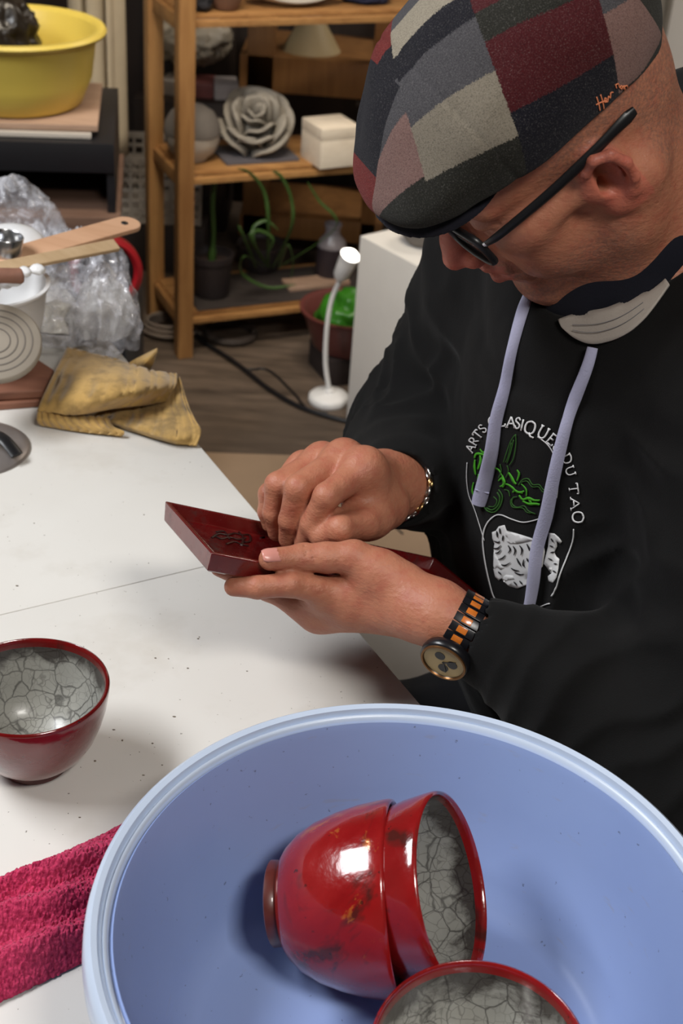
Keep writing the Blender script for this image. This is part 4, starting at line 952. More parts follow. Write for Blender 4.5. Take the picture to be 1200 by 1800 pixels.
# --- stool under him
stool = thing('stool', 'plain wooden stool the seated person sits on', 'stool', (PV[0] + 0.03, PV[1] + 0.02, 0))
sc_ = wloc(stool); 
lathe('seat', [(0, 0.37), (0.15, 0.37), (0.16, 0.378), (0.16, 0.392), (0.15, 0.40), (0, 0.40)], M['darkwood'], stool, 40, sc_)
for k in range(4):
    a = math.pi / 4 + k * math.pi / 2; d = np.array([math.cos(a), math.sin(a), 0])
    tube('leg', [sc_ + d * 0.17, sc_ + d * 0.11 + UP * 0.372], [0.014, 0.017], M['darkwood'], stool, 10)

# ================================================================ things on the far half of the table
def dep(p): return (np.asarray(p) - CAM) @ _f
def pxm(px, p): return px / FPX * dep(p)          # pixels -> metres at the depth of p
M['cream'] = simple('cream_plastic', lin(226, 222, 212), 0.35, 0.04, 30)
M['white'] = simple('white_plastic', lin(232, 232, 232), 0.35, 0.03, 30)
M['redbrown'] = wood('red_brown_board', lin(118, 74, 56), lin(146, 98, 76), 9, (0.12, 1, 1), 0.6)
M['beech'] = wood('pale_beech', lin(196, 150, 116), lin(216, 172, 138), 9, (0.12, 1, 1), 0.5)
M['clay'] = simple('dry_clay', lin(168, 148, 132), 0.9, 0.15, 60, 0.3)
M['grey_clay'] = simple('grey_bisque', lin(118, 112, 107), 0.85, 0.22, 28, 0.3)
M['pale_clay'] = simple('pale_bisque', lin(192, 186, 176), 0.85, 0.12, 28, 0.2)

# chamois leather: folded sheets
def leather():
    m = NT('chamois_leather'); v = m.coord(); n = m.noise(v, 20, 5, 0.6); b = m.noise(v, 42, 4, 0.6); f = m.noise(v, 300, 3)
    c = m.mix(n, lin(174, 138, 78), lin(200, 164, 102)); c = m.mix(m.ramp(b, [(0.48, 0), (0.66, 0.6)]), c, lin(118, 94, 56)); c = m.mix(m.ramp(n, [(0.56, 0), (0.7, 0.35)]), c, lin(96, 84, 66))
    m.base(c); m.set(Roughness=0.95, Specular_IOR_Level=0.1, Sheen_Weight=0.3); m.bump(m.math('ADD', f, b), 0.3, 0.0012); return m.m
M['leather'] = leather()
cham = thing('chamois_cloth', 'folded yellow chamois leather draped over the table edge', 'cloth', onz(190, 740, TZ))
def sheet(rows, name='cloth_fold', nu=40, nv=30, amp=0.0011, th=0.0032):
    """rows: list of polylines of (px, py, height above table)"""
    R_ = [spline([onz(x, y, TZ + h) for x, y, h in r], 10) for r in rows]; m_ = 41
    R_ = np.array([[r[int(round(i))] for i in np.linspace(0, len(r) - 1, m_)] for r in R_])
    G_ = np.array([spline(R_[:, i], 8) for i in range(m_)])             # (m, k, 3)
    G_ = G_ + (fbm(G_.reshape(-1, 3) * 30, 2)[:, None] * amp * 4 * np.array([[0.3, 0.3, 1]])).reshape(G_.shape)
    a, b = G_.shape[:2]; I = np.arange(a * b).reshape(a, b)
    Fq = np.stack([I[:-1, :-1], I[1:, :-1], I[1:, 1:], I[:-1, 1:]], -1).reshape(-1, 4)
    return solid(mk(name, G_.reshape(-1, 3), Fq, M['leather'], cham), th, 0)
sheet([[(118, 612, .028), (200, 632, .034), (262, 650, .030), (312, 657, .020)], [(100, 648, .040), (190, 660, .052), (262, 672, .046), (309, 678, .026)], [(80, 690, .034), (180, 695, .050), (250, 692, .044), (300, 690, .026)], [(66, 722, .019), (130, 727, .023), (210, 716, .025), (292, 706, .019)]])
sheet([[(200, 700, .010), (260, 690, .016), (300, 672, .020), (316, 662, .020)], [(180, 718, .010), (250, 712, .014), (300, 704, .018), (326, 700, .018)], [(170, 728, .009), (250, 735, .013), (310, 738, .015), (342, 738, .014)], [(165, 733, .006), (240, 752, .012), (310, 768, .014), (353, 758, .012)], [(170, 736, .003), (230, 756, .004), (300, 776, .005), (346, 783, .004)]])
sheet([[(66, 724, .019), (120, 728, .018), (190, 735, .014)], [(65, 735, .014), (130, 743, .013), (200, 752, .010)], [(67, 742, .008), (140, 752, .008), (218, 760, .008)], [(72, 746, .004), (140, 757, .004), (212, 765, .004)]], amp=0.0004)
sheet([[(222, 642, .020), (245, 646, .022), (262, 650, .022)], [(248, 628, .034), (258, 634, .038), (268, 640, .03)], [(277, 613, .042), (276, 618, .042), (274, 624, .040)]])

# brown boards on the table
bd = thing('clay_board', 'red brown wooden board on the white table under the plastic bag', 'board', onz(-40, 690, TZ))
def tpoly(P, z): return [onz(x, y, z)[:2] for x, y in P]
def flat_slab(name, P, z0, t, mat, parent=None, bev=True):
    A = np.array([[*p, z0] for p in tpoly(P, z0)]); n = len(A); V = np.concatenate([A, A + (0, 0, t)])
    Fq = [tuple(range(n - 1, -1, -1)), tuple(range(n, 2 * n))] + [(i, (i + 1) % n, n + (i + 1) % n, n + i) for i in range(n)]
    ar = sum(A[i][0] * A[(i + 1) % n][1] - A[(i + 1) % n][0] * A[i][1] for i in range(n))
    if ar < 0: Fq = [tuple(reversed(f_)) for f_ in Fq]
    o = mk(name, V, Fq, mat, parent, False)
    if bev: b_ = o.modifiers.new('bevel', 'BEVEL'); b_.width = min(0.002, t * 0.3); b_.segments = 2
    return o
flat_slab('board', [(-160, 735), (70, 716), (92, 668), (60, 655), (-140, 672)], TZ, 0.009, M['redbrown'], bd)
flat_slab('board', [(-160, 715), (78, 700), (96, 664), (60, 640), (-140, 660)], TZ + 0.0095, 0.011, M['redbrown'], bd)

# clear plastic bag full of scraps
def bag_mat():
    m = NT('clear_polythene'); v = m.coord(); n = m.noise(v, 34, 3, 0.6, 1.4)
    m.base(m.mix(n, lin(205, 205, 215), lin(245, 245, 250)))
    m.set(Roughness=0.1, Alpha=m.ramp(n, [(0.42, 0.10), (0.56, 0.32), (0.66, 0.75)]), Specular_IOR_Level=0.9, Coat_Weight=0.4); m.m.surface_render_method = 'DITHERED'; return m.m
M['bag'] = bag_mat()
bagp = onz(120, 625, TZ + 0.02)
bg = thing('plastic_bag', 'crumpled clear plastic bag behind the chamois cloth', 'bag', (bagp[0], bagp[1], TZ))
def blobm(c, r, freq, amp, seed, n=96, ridge=True, M3=None, oc=3, ani=(1, 1, 1)):
    th = np.linspace(0, np.pi, n // 2); ph = np.linspace(0, 2 * np.pi, n + 1)
    T, Pp = np.meshgrid(th, ph, indexing='ij'); D = np.stack([np.sin(T) * np.cos(Pp), np.sin(T) * np.sin(Pp), np.cos(T)], -1).reshape(-1, 3)
    q = D * freq * np.asarray(ani) + seed; f1 = 2 * np.abs(fbm(q, oc)) if ridge else fbm(q, oc); f2 = fbm(q * 0.45 + 5, 2)
    rr = 1 - amp * f1 * 2 + amp * 1.2 * f2
    Q = D * rr[:, None] * np.asarray(r)
    if M3 is not None: Q = Q @ np.asarray(M3).T
    V = Q + np.asarray(c); I = np.arange(len(D)).reshape(n // 2, n + 1)
    return V, np.stack([I[:-1, :-1], I[1:, :-1], I[1:, 1:], I[:-1, 1:]], -1).reshape(-1, 4)
def bagblob(name, px, py, dpt, rx, ry, rz, mat, seed, parent=bg, fr=2.3, amp=0.42):
    c = atd(px, py, dpt); V, Fq = blobm(c, (rx, ry, rz), fr, amp, seed, 110, True, None, 2, (1, 1, 0.5)); V[:, 2] = np.maximum(V[:, 2], TZ + 0.0225); return mk(name, V, Fq, mat, parent)
bagblob('bag_film', 130, 568, 1.735, 0.084, 0.075, 0.080, M['bag'], 1.3)
bagblob('bag_film', 196, 575, 1.70, 0.045, 0.060, 0.075, M['bag'], 4.7)
bagblob('bag_film', 140, 470, 1.78, 0.062, 0.06, 0.055, M['bag'], 8.1)
bagblob('bag_film', 20, 410, 1.92, 0.085, 0.07, 0.085, M['bag'], 12.4)
bagblob('scrap_clay', 180, 560, 1.73, 0.045, 0.05, 0.055, M['white'], 20.2, fr=2.4, amp=0.3)
bagblob('scrap_clay', 110, 590, 1.75, 0.05, 0.04, 0.045, M['cream'], 23.9, fr=2.4, amp=0.3)

# white bowl of tools at the left
wb = atd(-22, 540, 1.60)
tbw = thing('mixing_bowl', 'white plastic bowl full of pottery tools', 'bowl', (wb[0], wb[1], TZ + 0.02))
zb = wloc(tbw)
lathe('bowl_wall', [(0, 0), (0.045, 0), (0.052, 0.01), (0.064, 0.06), (0.070, 0.098), (0.073, 0.1), (0.074, 0.104), (0.069, 0.104), (0.066, 0.098), (0.060, 0.06), (0.048, 0.014), (0, 0.008)], M['white'], tbw, 64, zb)
def stick(name, a, b, wid, th, up, mat, label, cat, hole=False, round_a=False, round_b=True, grp=None):
    """flat tool from a to b; up is the facing normal"""
    L = np.linalg.norm(b - a); X = (b - a) / L; N = nrm(up - X * (up @ X)); Y = np.cross(N, X); P = []
    w2 = wid / 2
    if round_a: P += [(-0 + w2 - w2 * math.cos(t), -w2 * math.cos(math.pi / 2 - t) * 1) for t in []]
    P += [(0, -w2 * 0.9)]
    if round_b: P += [(L - w2 + w2 * math.sin(t), -w2 * math.cos(t)) for t in np.linspace(0, math.pi, 15)]
    else: P += [(L, -w2), (L, w2)]
    P += [(0, w2 * 0.9)]
    t = thing(name, label, cat, (a + b) / 2 - N * th, grp)
    V, Fq = prism_vf(P, a, X, Y, N, th); o = mk('blade', V, Fq, mat, t, False)
    bv_ = o.modifiers.new('bevel', 'BEVEL'); bv_.width = 0.0012; bv_.segments = 2; bv_.limit_method = 'ANGLE'
    if hole:
        c = a + X * (L - w2 * 1.25); V, Fq = lathe_vf([(0, 0), (0.0042, 0), (0.0042, 0.0008), (0, 0.0008)], 20, c + N * th, N); mk('hang_hole', V, Fq, M['black'], t)
    return t
upv = nrm(-_f * 0.45 + UP * 0.9)
stick('wooden_paddle', atd(-60, 478, 1.520), atd(240, 394, 1.70), 0.034, 0.006, nrm(UP + nrm(-_f) * 0.35), M['beech'], 'wooden paddle with a hole in its rounded end', 'tool', hole=True)
stick('wooden_strip', atd(-40, 482, 1.490), atd(203, 434, 1.62), 0.016, 0.006, nrm(UP * 0.5 - _f), wood('pale_strip', lin(180, 150, 112), lin(204, 176, 140), 9, (0.12, 1, 1)), 'pale square ended wooden strip under the paddle', 'tool', round_b=False)
stick('palette_knife', atd(20, 452, 1.56), atd(78, 432, 1.60), 0.010, 0.002, upv, M['darkwood'], 'short dark pointed modelling knife beside the steel cup', 'tool')
a_ = atd(-60, 492, 1.47); b_ = atd(40, 484, 1.50)
t = thing('clay_roller', 'brown clay covered rod lying across the tool bowl', 'tool', (a_ + b_) / 2)
tube('rod', spline([a_, (a_ + b_) / 2 + UP * 0.002, b_ * 0.9 + a_ * 0.1, b_], 4), [0.0085] * 9 + [0.009, 0.0085, 0.0075, 0.004], simple('wet_clay', lin(140, 98, 80), 0.6, 0.3, 90, 0.4), t, 14)
sc0 = atd(8, 452, 1.565)
t = thing('steel_cup', 'small shiny steel ring cup in the tool bowl', 'cup', sc0)
lathe('cup_wall', [(0.0, 0.001), (0.0165, 0.001), (0.0175, 0.026), (0.0185, 0.027), (0.0195, 0.026), (0.0185, 0), (0, 0)], M['steel'], t, 40, sc0, nrm(UP + _r * 0.15))
eb = atd(22, 432, 1.64)
t = thing('plaster_dome', 'smooth white plaster dome behind the steel cup', 'dome', eb - UP * 0.02)
V, Fq = blobm(eb, (0.042, 0.035, 0.025), 2, 0.05, 3.3, 48, False); mk('dome', V, Fq, M['white'], t)
for i, (px, py) in enumerate([(42, 478), (26, 494), (10, 498), (66, 474), (-10, 505)]):
    c_ = atd(px, py, 1.50 + 0.006 * i); V, Fq = blobm(c_, (0.009, 0.008, 0.006), 3, 0.2, 31.3 + i, 24, False)
    tag(mk('plaster_lump', V, Fq, M['white']), 'small white plaster lump in the tool bowl', 'lump', 'plaster lumps in the tool bowl')
# round bat with turned rings, leaning on the bowl
bt = atd(-8, 604, 1.50); bn = nrm(-_f * 0.72 + UP * 0.62 + _r * 0.16)
t = thing('throwing_bat', 'round grey throwing bat with concentric rings leaning on the white bowl', 'bat', bt - UP * 0.04)
lathe('disc', [(0, -0.006), (0.047, -0.006), (0.050, -0.003), (0.050, 0.004), (0.048, 0.006), (0, 0.006)], simple('limewashed_wood', lin(150, 140, 126), 0.7, 0.1, 30), t, 64, bt, bn)
for r_ in (0.016, 0.024, 0.032, 0.040):
    lathe('turned_ring', [(r_ - 0.0007, 0.0058), (r_ - 0.0007, 0.0066), (r_ + 0.0007, 0.0066), (r_ + 0.0007, 0.0058)], simple('ring_line', lin(104, 96, 88), 0.8, 0.1, 30), t, 64, bt, bn)
# steel lid with black strap
ld = onz(-48, 790, TZ)
t = thing('metal_lid', 'round dull steel lid with a black strap handle on the table', 'lid', ld)
lathe('lid_disc', [(0, 0.008), (0.050, 0.006), (0.060, 0.001), (0.0625, 0.0), (0.0625, 0.0018), (0.060, 0.004), (0.050, 0.009), (0, 0.011)], simple('dull_steel', lin(150, 142, 138), 0.35, 0.06, 40, metal=0.5), t, 64, ld)
pa, pb = onz(-30, 765, TZ + 0.012), onz(30, 800, TZ + 0.012)
tube('strap_handle', spline([pa, (pa * 2 + pb) / 3 + UP * 0.010, (pa + 2 * pb) / 3 + UP * 0.010, pb], 6), 0.008, M['black'], t, 12, 0.35, up=UP)

# ================================================================ pink towel beneath the basin
def towel():
    A, B_, C_, D_ = onz(-190, 1655, TZ), onz(285, 1415, TZ), onz(220, 1660, TZ), onz(-175, 1850, TZ)
    nu, nv = 430, 250
    def fn(u, v):
        P = (A[None] * (1 - u)[:, None] + B_[None] * u[:, None]) * (1 - v)[:, None] + (D_[None] * (1 - u)[:, None] + C_[None] * u[:, None]) * v[:, None]
        u0 = u; u = (u * 1.42 - 0.42); wv = v + 0.05 * np.sin(u * 5 + 1); bl = sm(u, 0.45, 0.8)
        h = 0.008 + 0.016 * np.exp(-((wv - 0.22) / 0.10) ** 2) + 0.021 * np.exp(-((wv - 0.50 - 0.08 * u) / 0.13) ** 2) + 0.014 * np.exp(-((wv - 0.84 + 0.06 * u) / 0.09) ** 2)
        h = h * np.minimum(1, np.minimum(v, 1 - v) * 9) ** 0.5 * (1 - 0.45 * bl)
        P[:, :2] += (np.sin(u * 9 + v * 3) * 0.003 * (1 - 2 * np.abs(v - 0.5)))[:, None] * np.array([[0.5, 0.8]])
        P[:, 2] = TZ + 0.0008 + np.maximum(h + 0.006 * fbm(P * 30, 2), 0.0005)
        lp = noise3(P * np.array([620, 620, 300])); lp2 = noise3(P * np.array([900, 500, 300]) + 3)
        k = np.minimum(1, np.minimum(v, 1 - v) * 25)
        P[:, 2] += k * (0.0028 * (lp - 0.35) + 0.0012 * lp2); P[:, 0] += (lp2 - 0.5) * 0.0018; P[:, 1] += (lp - 0.5) * 0.0018
        return P
    V, Fq = grid_vf(fn, nu, nv)
    m = NT('pink_terry'); v = m.coord(); n = m.noise(v, 330, 3, 0.6); b = m.noise(v, 14, 3)
    c = m.mix(m.ramp(n, [(0.35, 0), (0.66, 1)]), lin(138, 22, 58), lin(206, 62, 100)); c = m.mix(m.ramp(b, [(0.4, 0), (0.7, 0.25)]), c, lin(212, 88, 122))
    m.base(c); m.set(Roughness=0.95, Specular_IOR_Level=0.1, Sheen_Weight=0.35, Sheen_Tint=(1, 0.5, 0.65, 1)); m.bump(n, 0.5, 0.002)
    t = thing('towel', 'crumpled pink terry towel poking out from under the blue basin', 'towel', onz(80, 1620, TZ))
    mk('terry_cloth', V, Fq[:, ::-1], m.m, t)
towel()

# ================================================================ shelf unit
P1 = np.array([-0.426, 3.09, 0]); SX = np.array([0.904, 0.428, 0]); SX = nrm(SX); SY = np.array([-SX[1], SX[0], 0])
def sp(a, b, z): return P1 + SX * a + SY * b + UP * z
shelf = thing('shelf_unit', 'open pine shelf unit with slatted shelves of pottery', 'shelf', sp(0.45, 0.12, 0))
SW, SD = 0.92, 0.245
for a in (0, SW):
    for b in (0, SD): box('post', sp(a, b, 0.80), (0.019, 0.019, 0.80), M['pine'], shelf, SX, SY, UP, 0.002)
for z in (0.10, 0.455, 0.81, 1.2):
    for a in (0, SW): box('side_rail', sp(a, SD / 2, z - 0.012), (0.009, SD / 2 - 0.019, 0.016), M['pineX'], shelf, SX, SY, UP, 0.0015)
    for b in (0.0, SD): box('long_rail', sp(SW / 2, b, z - 0.006), (SW / 2 - 0.019, 0.009, 0.0072), M['pineX'], shelf, SX, SY, UP, 0.0015)
    for k in range(4): box('slat', sp(SW / 2, 0.037 + k * 0.057, z + 0.006), (SW / 2 - 0.004, 0.0255, 0.005), M['pineX'], shelf, SX, SY, UP, 0.001)
Z1, Z2, Z3 = 0.1146, 0.466, 0.821
def on(px, py, z): return onz(px, py, z)
# lidded round jar
p = on(338, 278, Z2)
t = thing('lidded_jar', 'round pale jar with a grey domed lid on the shelf', 'jar', p)
lathe('jar_base', [(0, 0.004), (0.028, 0.004), (0.03, 0), (0.034, 0), (0.036, 0.005), (0.055, 0.022), (0.064, 0.045), (0.066, 0.062), (0.0, 0.062)], M['pale_clay'], t, 48, p)
lathe('jar_lid', [(0.0, 0.063), (0.067, 0.063), (0.068, 0.068), (0.064, 0.090), (0.051, 0.112), (0.028, 0.126), (0, 0.13)], M['grey_clay'], t, 48, p, wob=lambda a, z: 0.02 * math.sin(3 * a))
# slate tile + ceramic rose
q0 = on(459, 284, Z2)
flt = tag(box('slate_tile', q0 + SY * 0.05 + UP * 0.004, (0.093, 0.065, 0.004), simple('grey_slate', lin(92, 90, 96), 0.6, 0.1, 40), None, SX, SY, UP, 0.001), 'flat grey slate tile under the ceramic rose', 'tile')
rc_ = q0 + SY * 0.05 + UP * 0.082
t = thing('ceramic_rose', 'large grey ceramic rose on a slate tile on the shelf', 'sculpture', q0 + SY * 0.05 + UP * 0.008)
rn = nrm(-_f * 0.85 + UP * 0.35 + _r * 0.1); rX = nrm(np.cross(UP, rn)); rY = np.cross(rn, rX)
M['rose'] = simple('aged_white_clay', lin(150, 143, 132), 0.8, 0.28, 40, 0.3)
def petal(ang, R0, span, hgt, lean, twist, idx):
    def fn(u, v):
        a = ang + (u - 0.5) * span; r = R0 * (0.55 + 0.45 * v) + lean * v * v
        edge = 1 - 0.5 * (2 * u - 1) ** 4; z = -0.045 + (hgt + 0.05) * v * edge - R0 * 0.35 + 0.004 * np.sin(a * 5 + idx)
        rr = r * (1 + 0.05 * np.sin(3 * a + idx))
        curl = np.maximum(v - 0.8, 0) / 0.2; rr = rr + 0.007 * curl; z = z - 0.004 * curl ** 2
        return rc_[None] + rX[None] * (rr * np.cos(a))[:, None] + rY[None] * (rr * np.sin(a))[:, None] + rn[None] * z[:, None]
    V, Fq = grid_vf(fn, 17, 12); return solid(mk('petal', V, Fq, M['rose'], t), 0.006, 0)
k = 0
for R0, nP, hg, le in ((0.012, 2, 0.062, 0.002), (0.024, 3, 0.066, 0.006), (0.038, 4, 0.064, 0.010), (0.053, 5, 0.052, 0.014), (0.066, 5, 0.034, 0.016)):
    for i in range(nP): petal(2 * math.pi * (i + 0.37 * k) / nP, R0, 2 * math.pi / nP * 1.25, hg, le, 0, k); k += 1
V, Fq = blobm(rc_ - rn * 0.035, (0.058, 0.058, 0.045), 2, 0.1, 5.1, 40, False, np.stack([rX, rY, rn], 1)); mk('rose_base', V, Fq, M['rose'], t)
# white lidded box
p = on(583, 296, Z2); bX_ = nrm(onz(637, 290, Z2) - onz(562, 298, Z2)); bX_[2] = 0; bX_ = nrm(bX_); bY_ = np.array([-bX_[1], bX_[0], 0]); pc = on(562, 298, Z2) + bX_ * 0.052 + bY_ * 0.052
M['boxwood'] = wood('bare_lime_wood', lin(220, 206, 186), lin(236, 224, 206), 8, (0.2, 1, 1), 0.6)
t = thing('wooden_box', 'small square bare wood box with a lid on the shelf', 'box', pc)
box('box_body', pc + UP * 0.034, (0.052, 0.052, 0.034), M['boxwood'], t, bX_, bY_, UP, 0.001)
box('box_lid', pc + UP * 0.0825, (0.0525, 0.0525, 0.0135), M['boxwood'], t, bX_, bY_, UP, 0.0015)
# top shelf
p = on(405, 22, Z3) + SY * 0.03
t = thing('clay_pot', 'brown unglazed pot on the top of the pine shelf', 'pot', p)
lathe('pot_wall', [(0, 0.003), (0.026, 0.003), (0.034, 0.02), (0.04, 0.06), (0.038, 0.075), (0.034, 0.075), (0.036, 0.06), (0.03, 0.02), (0, 0.01)], simple('brown_earthenware', lin(110, 78, 60), 0.7, 0.15, 40), t, 40, p)
p = on(535, 20, Z3) + SY * 0.07
t = thing('oval_dish', 'long white boat shaped dish on the top of the pine shelf', 'dish', p)
def dishfn(u, v):
    x = (u - 0.5) * 2; y = (v - 0.5) * 2; hx = 0.115; hy = 0.05 * np.sqrt(np.maximum(1 - 0.75 * x * x, 0.05)); z = 0.004 + 0.030 * np.abs(x) ** 2.2 + 0.012 * np.abs(y) ** 2
    return p[None] + SX[None] * (x * hx)[:, None] + SY[None] * (y * hy)[:, None] + UP[None] * z[:, None]
V, Fq = grid_vf(dishfn, 33, 17); solid(mk('dish_shell', V, Fq, M['pale_clay'], t), 0.005, 0)
def cloth_pile(name, px, py, z, rx, ry, rz, mat, seed, label, cat='cloth', shift=0.06):
    p = on(px, py, z) + SY * shift; V, Fq = blobm(p + UP * rz * 0.6, (rx, ry, rz), 2.2, 0.3, seed, 56, True, np.stack([SX, SY, UP], 1)); V[:, 2] = np.maximum(V[:, 2], p[2] + 0.0005)
    return tag(mk(name, V, Fq, mat), label, cat)
cloth_pile('folded_cloth', 360, 26, Z3, 0.035, 0.05, 0.03, simple('charcoal_cloth', lin(44, 44, 50), 0.9, 0.2, 60), 3.7, 'crumpled charcoal cloth on the top of the pine shelf')
cloth_pile('folded_cloth', 662, 14, Z3, 0.06, 0.05, 0.025, simple('navy_cloth', lin(28, 32, 58), 0.9, 0.2, 60), 9.2, 'crumpled navy cloth at the end of the top shelf')
# low shelf: pots, plants, bottle
dk_pot = simple('black_nursery_pot', lin(44, 38, 40), 0.5, 0.15, 40); soil = simple('potting_soil', lin(46, 32, 26), 0.95, 0.4, 120, 0.5)
leafm = simple('green_leaf', lin(52, 80, 32), 0.45, 0.25, 50)
def potted(px, py, z, r, h, label, shift=0.05):
    p = on(px, py, z) + SY * shift; t = thing('potted_plant', label, 'plant', p)
    lathe('pot', [(0, 0.002), (r * 0.8, 0.002), (r * 0.86, 0.01), (r * 0.97, h * 0.85), (r * 1.04, h * 0.86), (r * 1.05, h), (r * 0.98, h), (r * 0.93, h * 0.86), (r * 0.8, h * 0.8), (0, h * 0.8)], dk_pot, t, 40, p)
    lathe('soil', [(0, h * 0.84), (r * 0.9, h * 0.82), (r * 0.9, h * 0.79), (0, h * 0.79)], soil, t, 30, p); return t, p
t1, p1 = potted(382, 530, Z1, 0.053, 0.11, 'dark plant pot with one upright green stem on the lowest shelf')
tube('stem', spline([p1 + UP * 0.09, p1 + UP * 0.16 + SX * 0.004, p1 + UP * 0.24, p1 + UP * 0.30 + SX * 0.006], 5), [0.010] * 3 + [0.006] * 13, leafm, t1, 8)
t2, p2_ = potted(478, 492, Z1, 0.062, 0.07, 'plant pot trailing long strap leaves on the lowest shelf', 0.09)
def strap(t, P, w0, n=7):
    pts = spline(P, n); wv = np.interp(np.linspace(0, 1, len(pts)), [0, 0.3, 0.85, 1], [w0 * 0.6, w0, w0 * 0.8, w0 * 0.15]); tube('leaf', pts, wv, leafm, t, 8, 0.28)
def onf(x, y, b):
    d = ray(x, y); o = P1 + SY * b; return CAM + d * (((o - CAM) @ SY) / (d @ SY))
for P in ([(470, 470, .18), (472, 400, .30), (465, 340, .42), (440, 305, .485), (416, 296, .485)], [(480, 470, .18), (512, 400, .30), (512, 350, .40), (495, 312, .475), (478, 300, .485)], [(490, 470, .18), (590, 400, .28), (560, 352, .38), (540, 320, .46)], [(470, 470, .17), (440, 420, .22), (455, 405, .24), (480, 420, .22), (470, 445, .18)], [(465, 470, .17), (430, 450, .20), (425, 480, .15), (470, 505, .125), (520, 500, .125)], [(490, 470, .17), (505, 430, .22), (515, 460, .18), (510, 495, .135)], [(450, 470, .17), (430, 420, .24), (418, 395, .28)], [(475, 470, .17), (448, 430, .23), (445, 400, .25), (468, 388, .26), (490, 405, .24)]):
    strap(t2, [onf(x, y, 0.06 if i_ == 0 else (0.0 if y > 470 else -0.028)) for i_, (x, y, _) in enumerate(P)], 0.0046)
p = on(590, 498, Z1) + SY * 0.04
t = thing('bottle', 'squat bottle half white and half dark on the lowest shelf', 'bottle', p)
lathe('bottle_glass', [(0, 0.0), (0.034, 0), (0.038, 0.006), (0.039, 0.085), (0.034, 0.105), (0.022, 0.118), (0.0195, 0.125), (0.0195, 0.140), (0.0225, 0.142), (0.0225, 0.150), (0.017, 0.150), (0.016, 0.125), (0, 0.12)], simple('milky_glass', lin(128, 122, 126), 0.25, 0.15, 40), t, 40, p)
V, Fq = lathe_vf([(0.0395, 0.01), (0.0402, 0.03), (0.0402, 0.075), (0.0395, 0.09)], 40, p); mk('dark_label', V, Fq[0:120][::1], simple('dark_slip', lin(48, 40, 44), 0.4, 0.2, 60), t)
pl = on(560, 505, Z1) ; tag(box('pine_plank', pl + SY * 0.02 + UP * 0.006, (0.085, 0.03, 0.006), M['paleboard'], None, SX, SY, UP, 0.001), 'short loose plank lying on the lowest shelf', 'plank')
# board standing at the low shelf front
tag(box('dark_tray', sp(0.31, 0.11, 0.1128), (0.27, 0.10, 0.0015), simple('dark_grey_tray', lin(58, 52, 50), 0.6, 0.1, 40), None, SX, SY, UP, 0.001), 'dark grey flat tray lying on the lowest shelf', 'tray')

# ================================================================ desk lamp, plinth, tub
lp = onz(577, 705, 0); 
t = thing('desk_lamp', 'lit white gooseneck lamp standing on the floor by the plinth', 'lamp', lp)
lathe('lamp_base', [(0, 0.0), (0.047, 0), (0.049, 0.004), (0.048, 0.014), (0.042, 0.020), (0.012, 0.024), (0.010, 0.032), (0, 0.032)], M['white'], t, 48, lp)
hy = lp[1]
nk = spline([lp + UP * 0.03, aty(572, 640, hy), aty(574, 580, hy), aty(582, 530, hy), aty(596, 495, hy - 0.005), aty(603, 482, hy - 0.01)], 6)
tube('gooseneck', nk, 0.0058, M['white'], t, 12)
ha, hb = aty(596, 490, hy - 0.012), aty(620, 440, hy - 0.035); hx = nrm(hb - ha)
lathe('lamp_head', [(0, 0), (0.012, 0.001), (0.018, 0.012), (0.0205, 0.045), (0.0225, 0.068), (0.0235, 0.072), (0.0215, 0.072), (0.019, 0.06), (0, 0.058)], M['white'], t, 32, ha, hx)
em = NT('lit_bulb'); em.base((1, 1, 1)); em.set(Emission_Color=(1.0, 0.93, 0.82, 1), Emission_Strength=9.0)
V, Fq = blobm(ha + hx * 0.072, (0.0175, 0.0175, 0.012), 1, 0.0, 1, 24, False, np.stack([nrm(np.cross(hx, UP)), nrm(np.cross(hx, np.cross(hx, UP))), hx], 1)); mk('bulb', V, Fq, em.m, t)
# plinth
pc0 = onz(608, 738, 0); e1 = nrm(np.array([0.188, -0.225, 0])); e2 = np.array([-e1[1], e1[0], 0]); e2 = e2 if e2[0] > 0 else -e2
ctr = pc0 + e1 * 0.17 + e2 * 0.17
t = thing('plinth', 'plain white painted square display plinth', 'plinth', ctr)
M['plinth'] = simple('white_emulsion', lin(224, 221, 216), 0.7, 0.05, 14)
box('plinth_body', ctr + UP * 0.2265, (0.17, 0.17, 0.2265), M['plinth'], t, e1, e2, UP, 0.002)
pb_ = onz(742, 428, 0.453) 
t = thing('bowl_on_plinth', 'shallow grey stoneware bowl on the white plinth', 'bowl', pb_); t.name = 'stoneware_bowl'
lathe('bowl_wall', [(0, 0.004), (0.026, 0.004), (0.03, 0.0), (0.034, 0.004), (0.048, 0.022), (0.053, 0.04), (0.051, 0.042), (0.045, 0.024), (0.03, 0.01), (0, 0.008)], M['grey_clay'], t, 48, pb_)
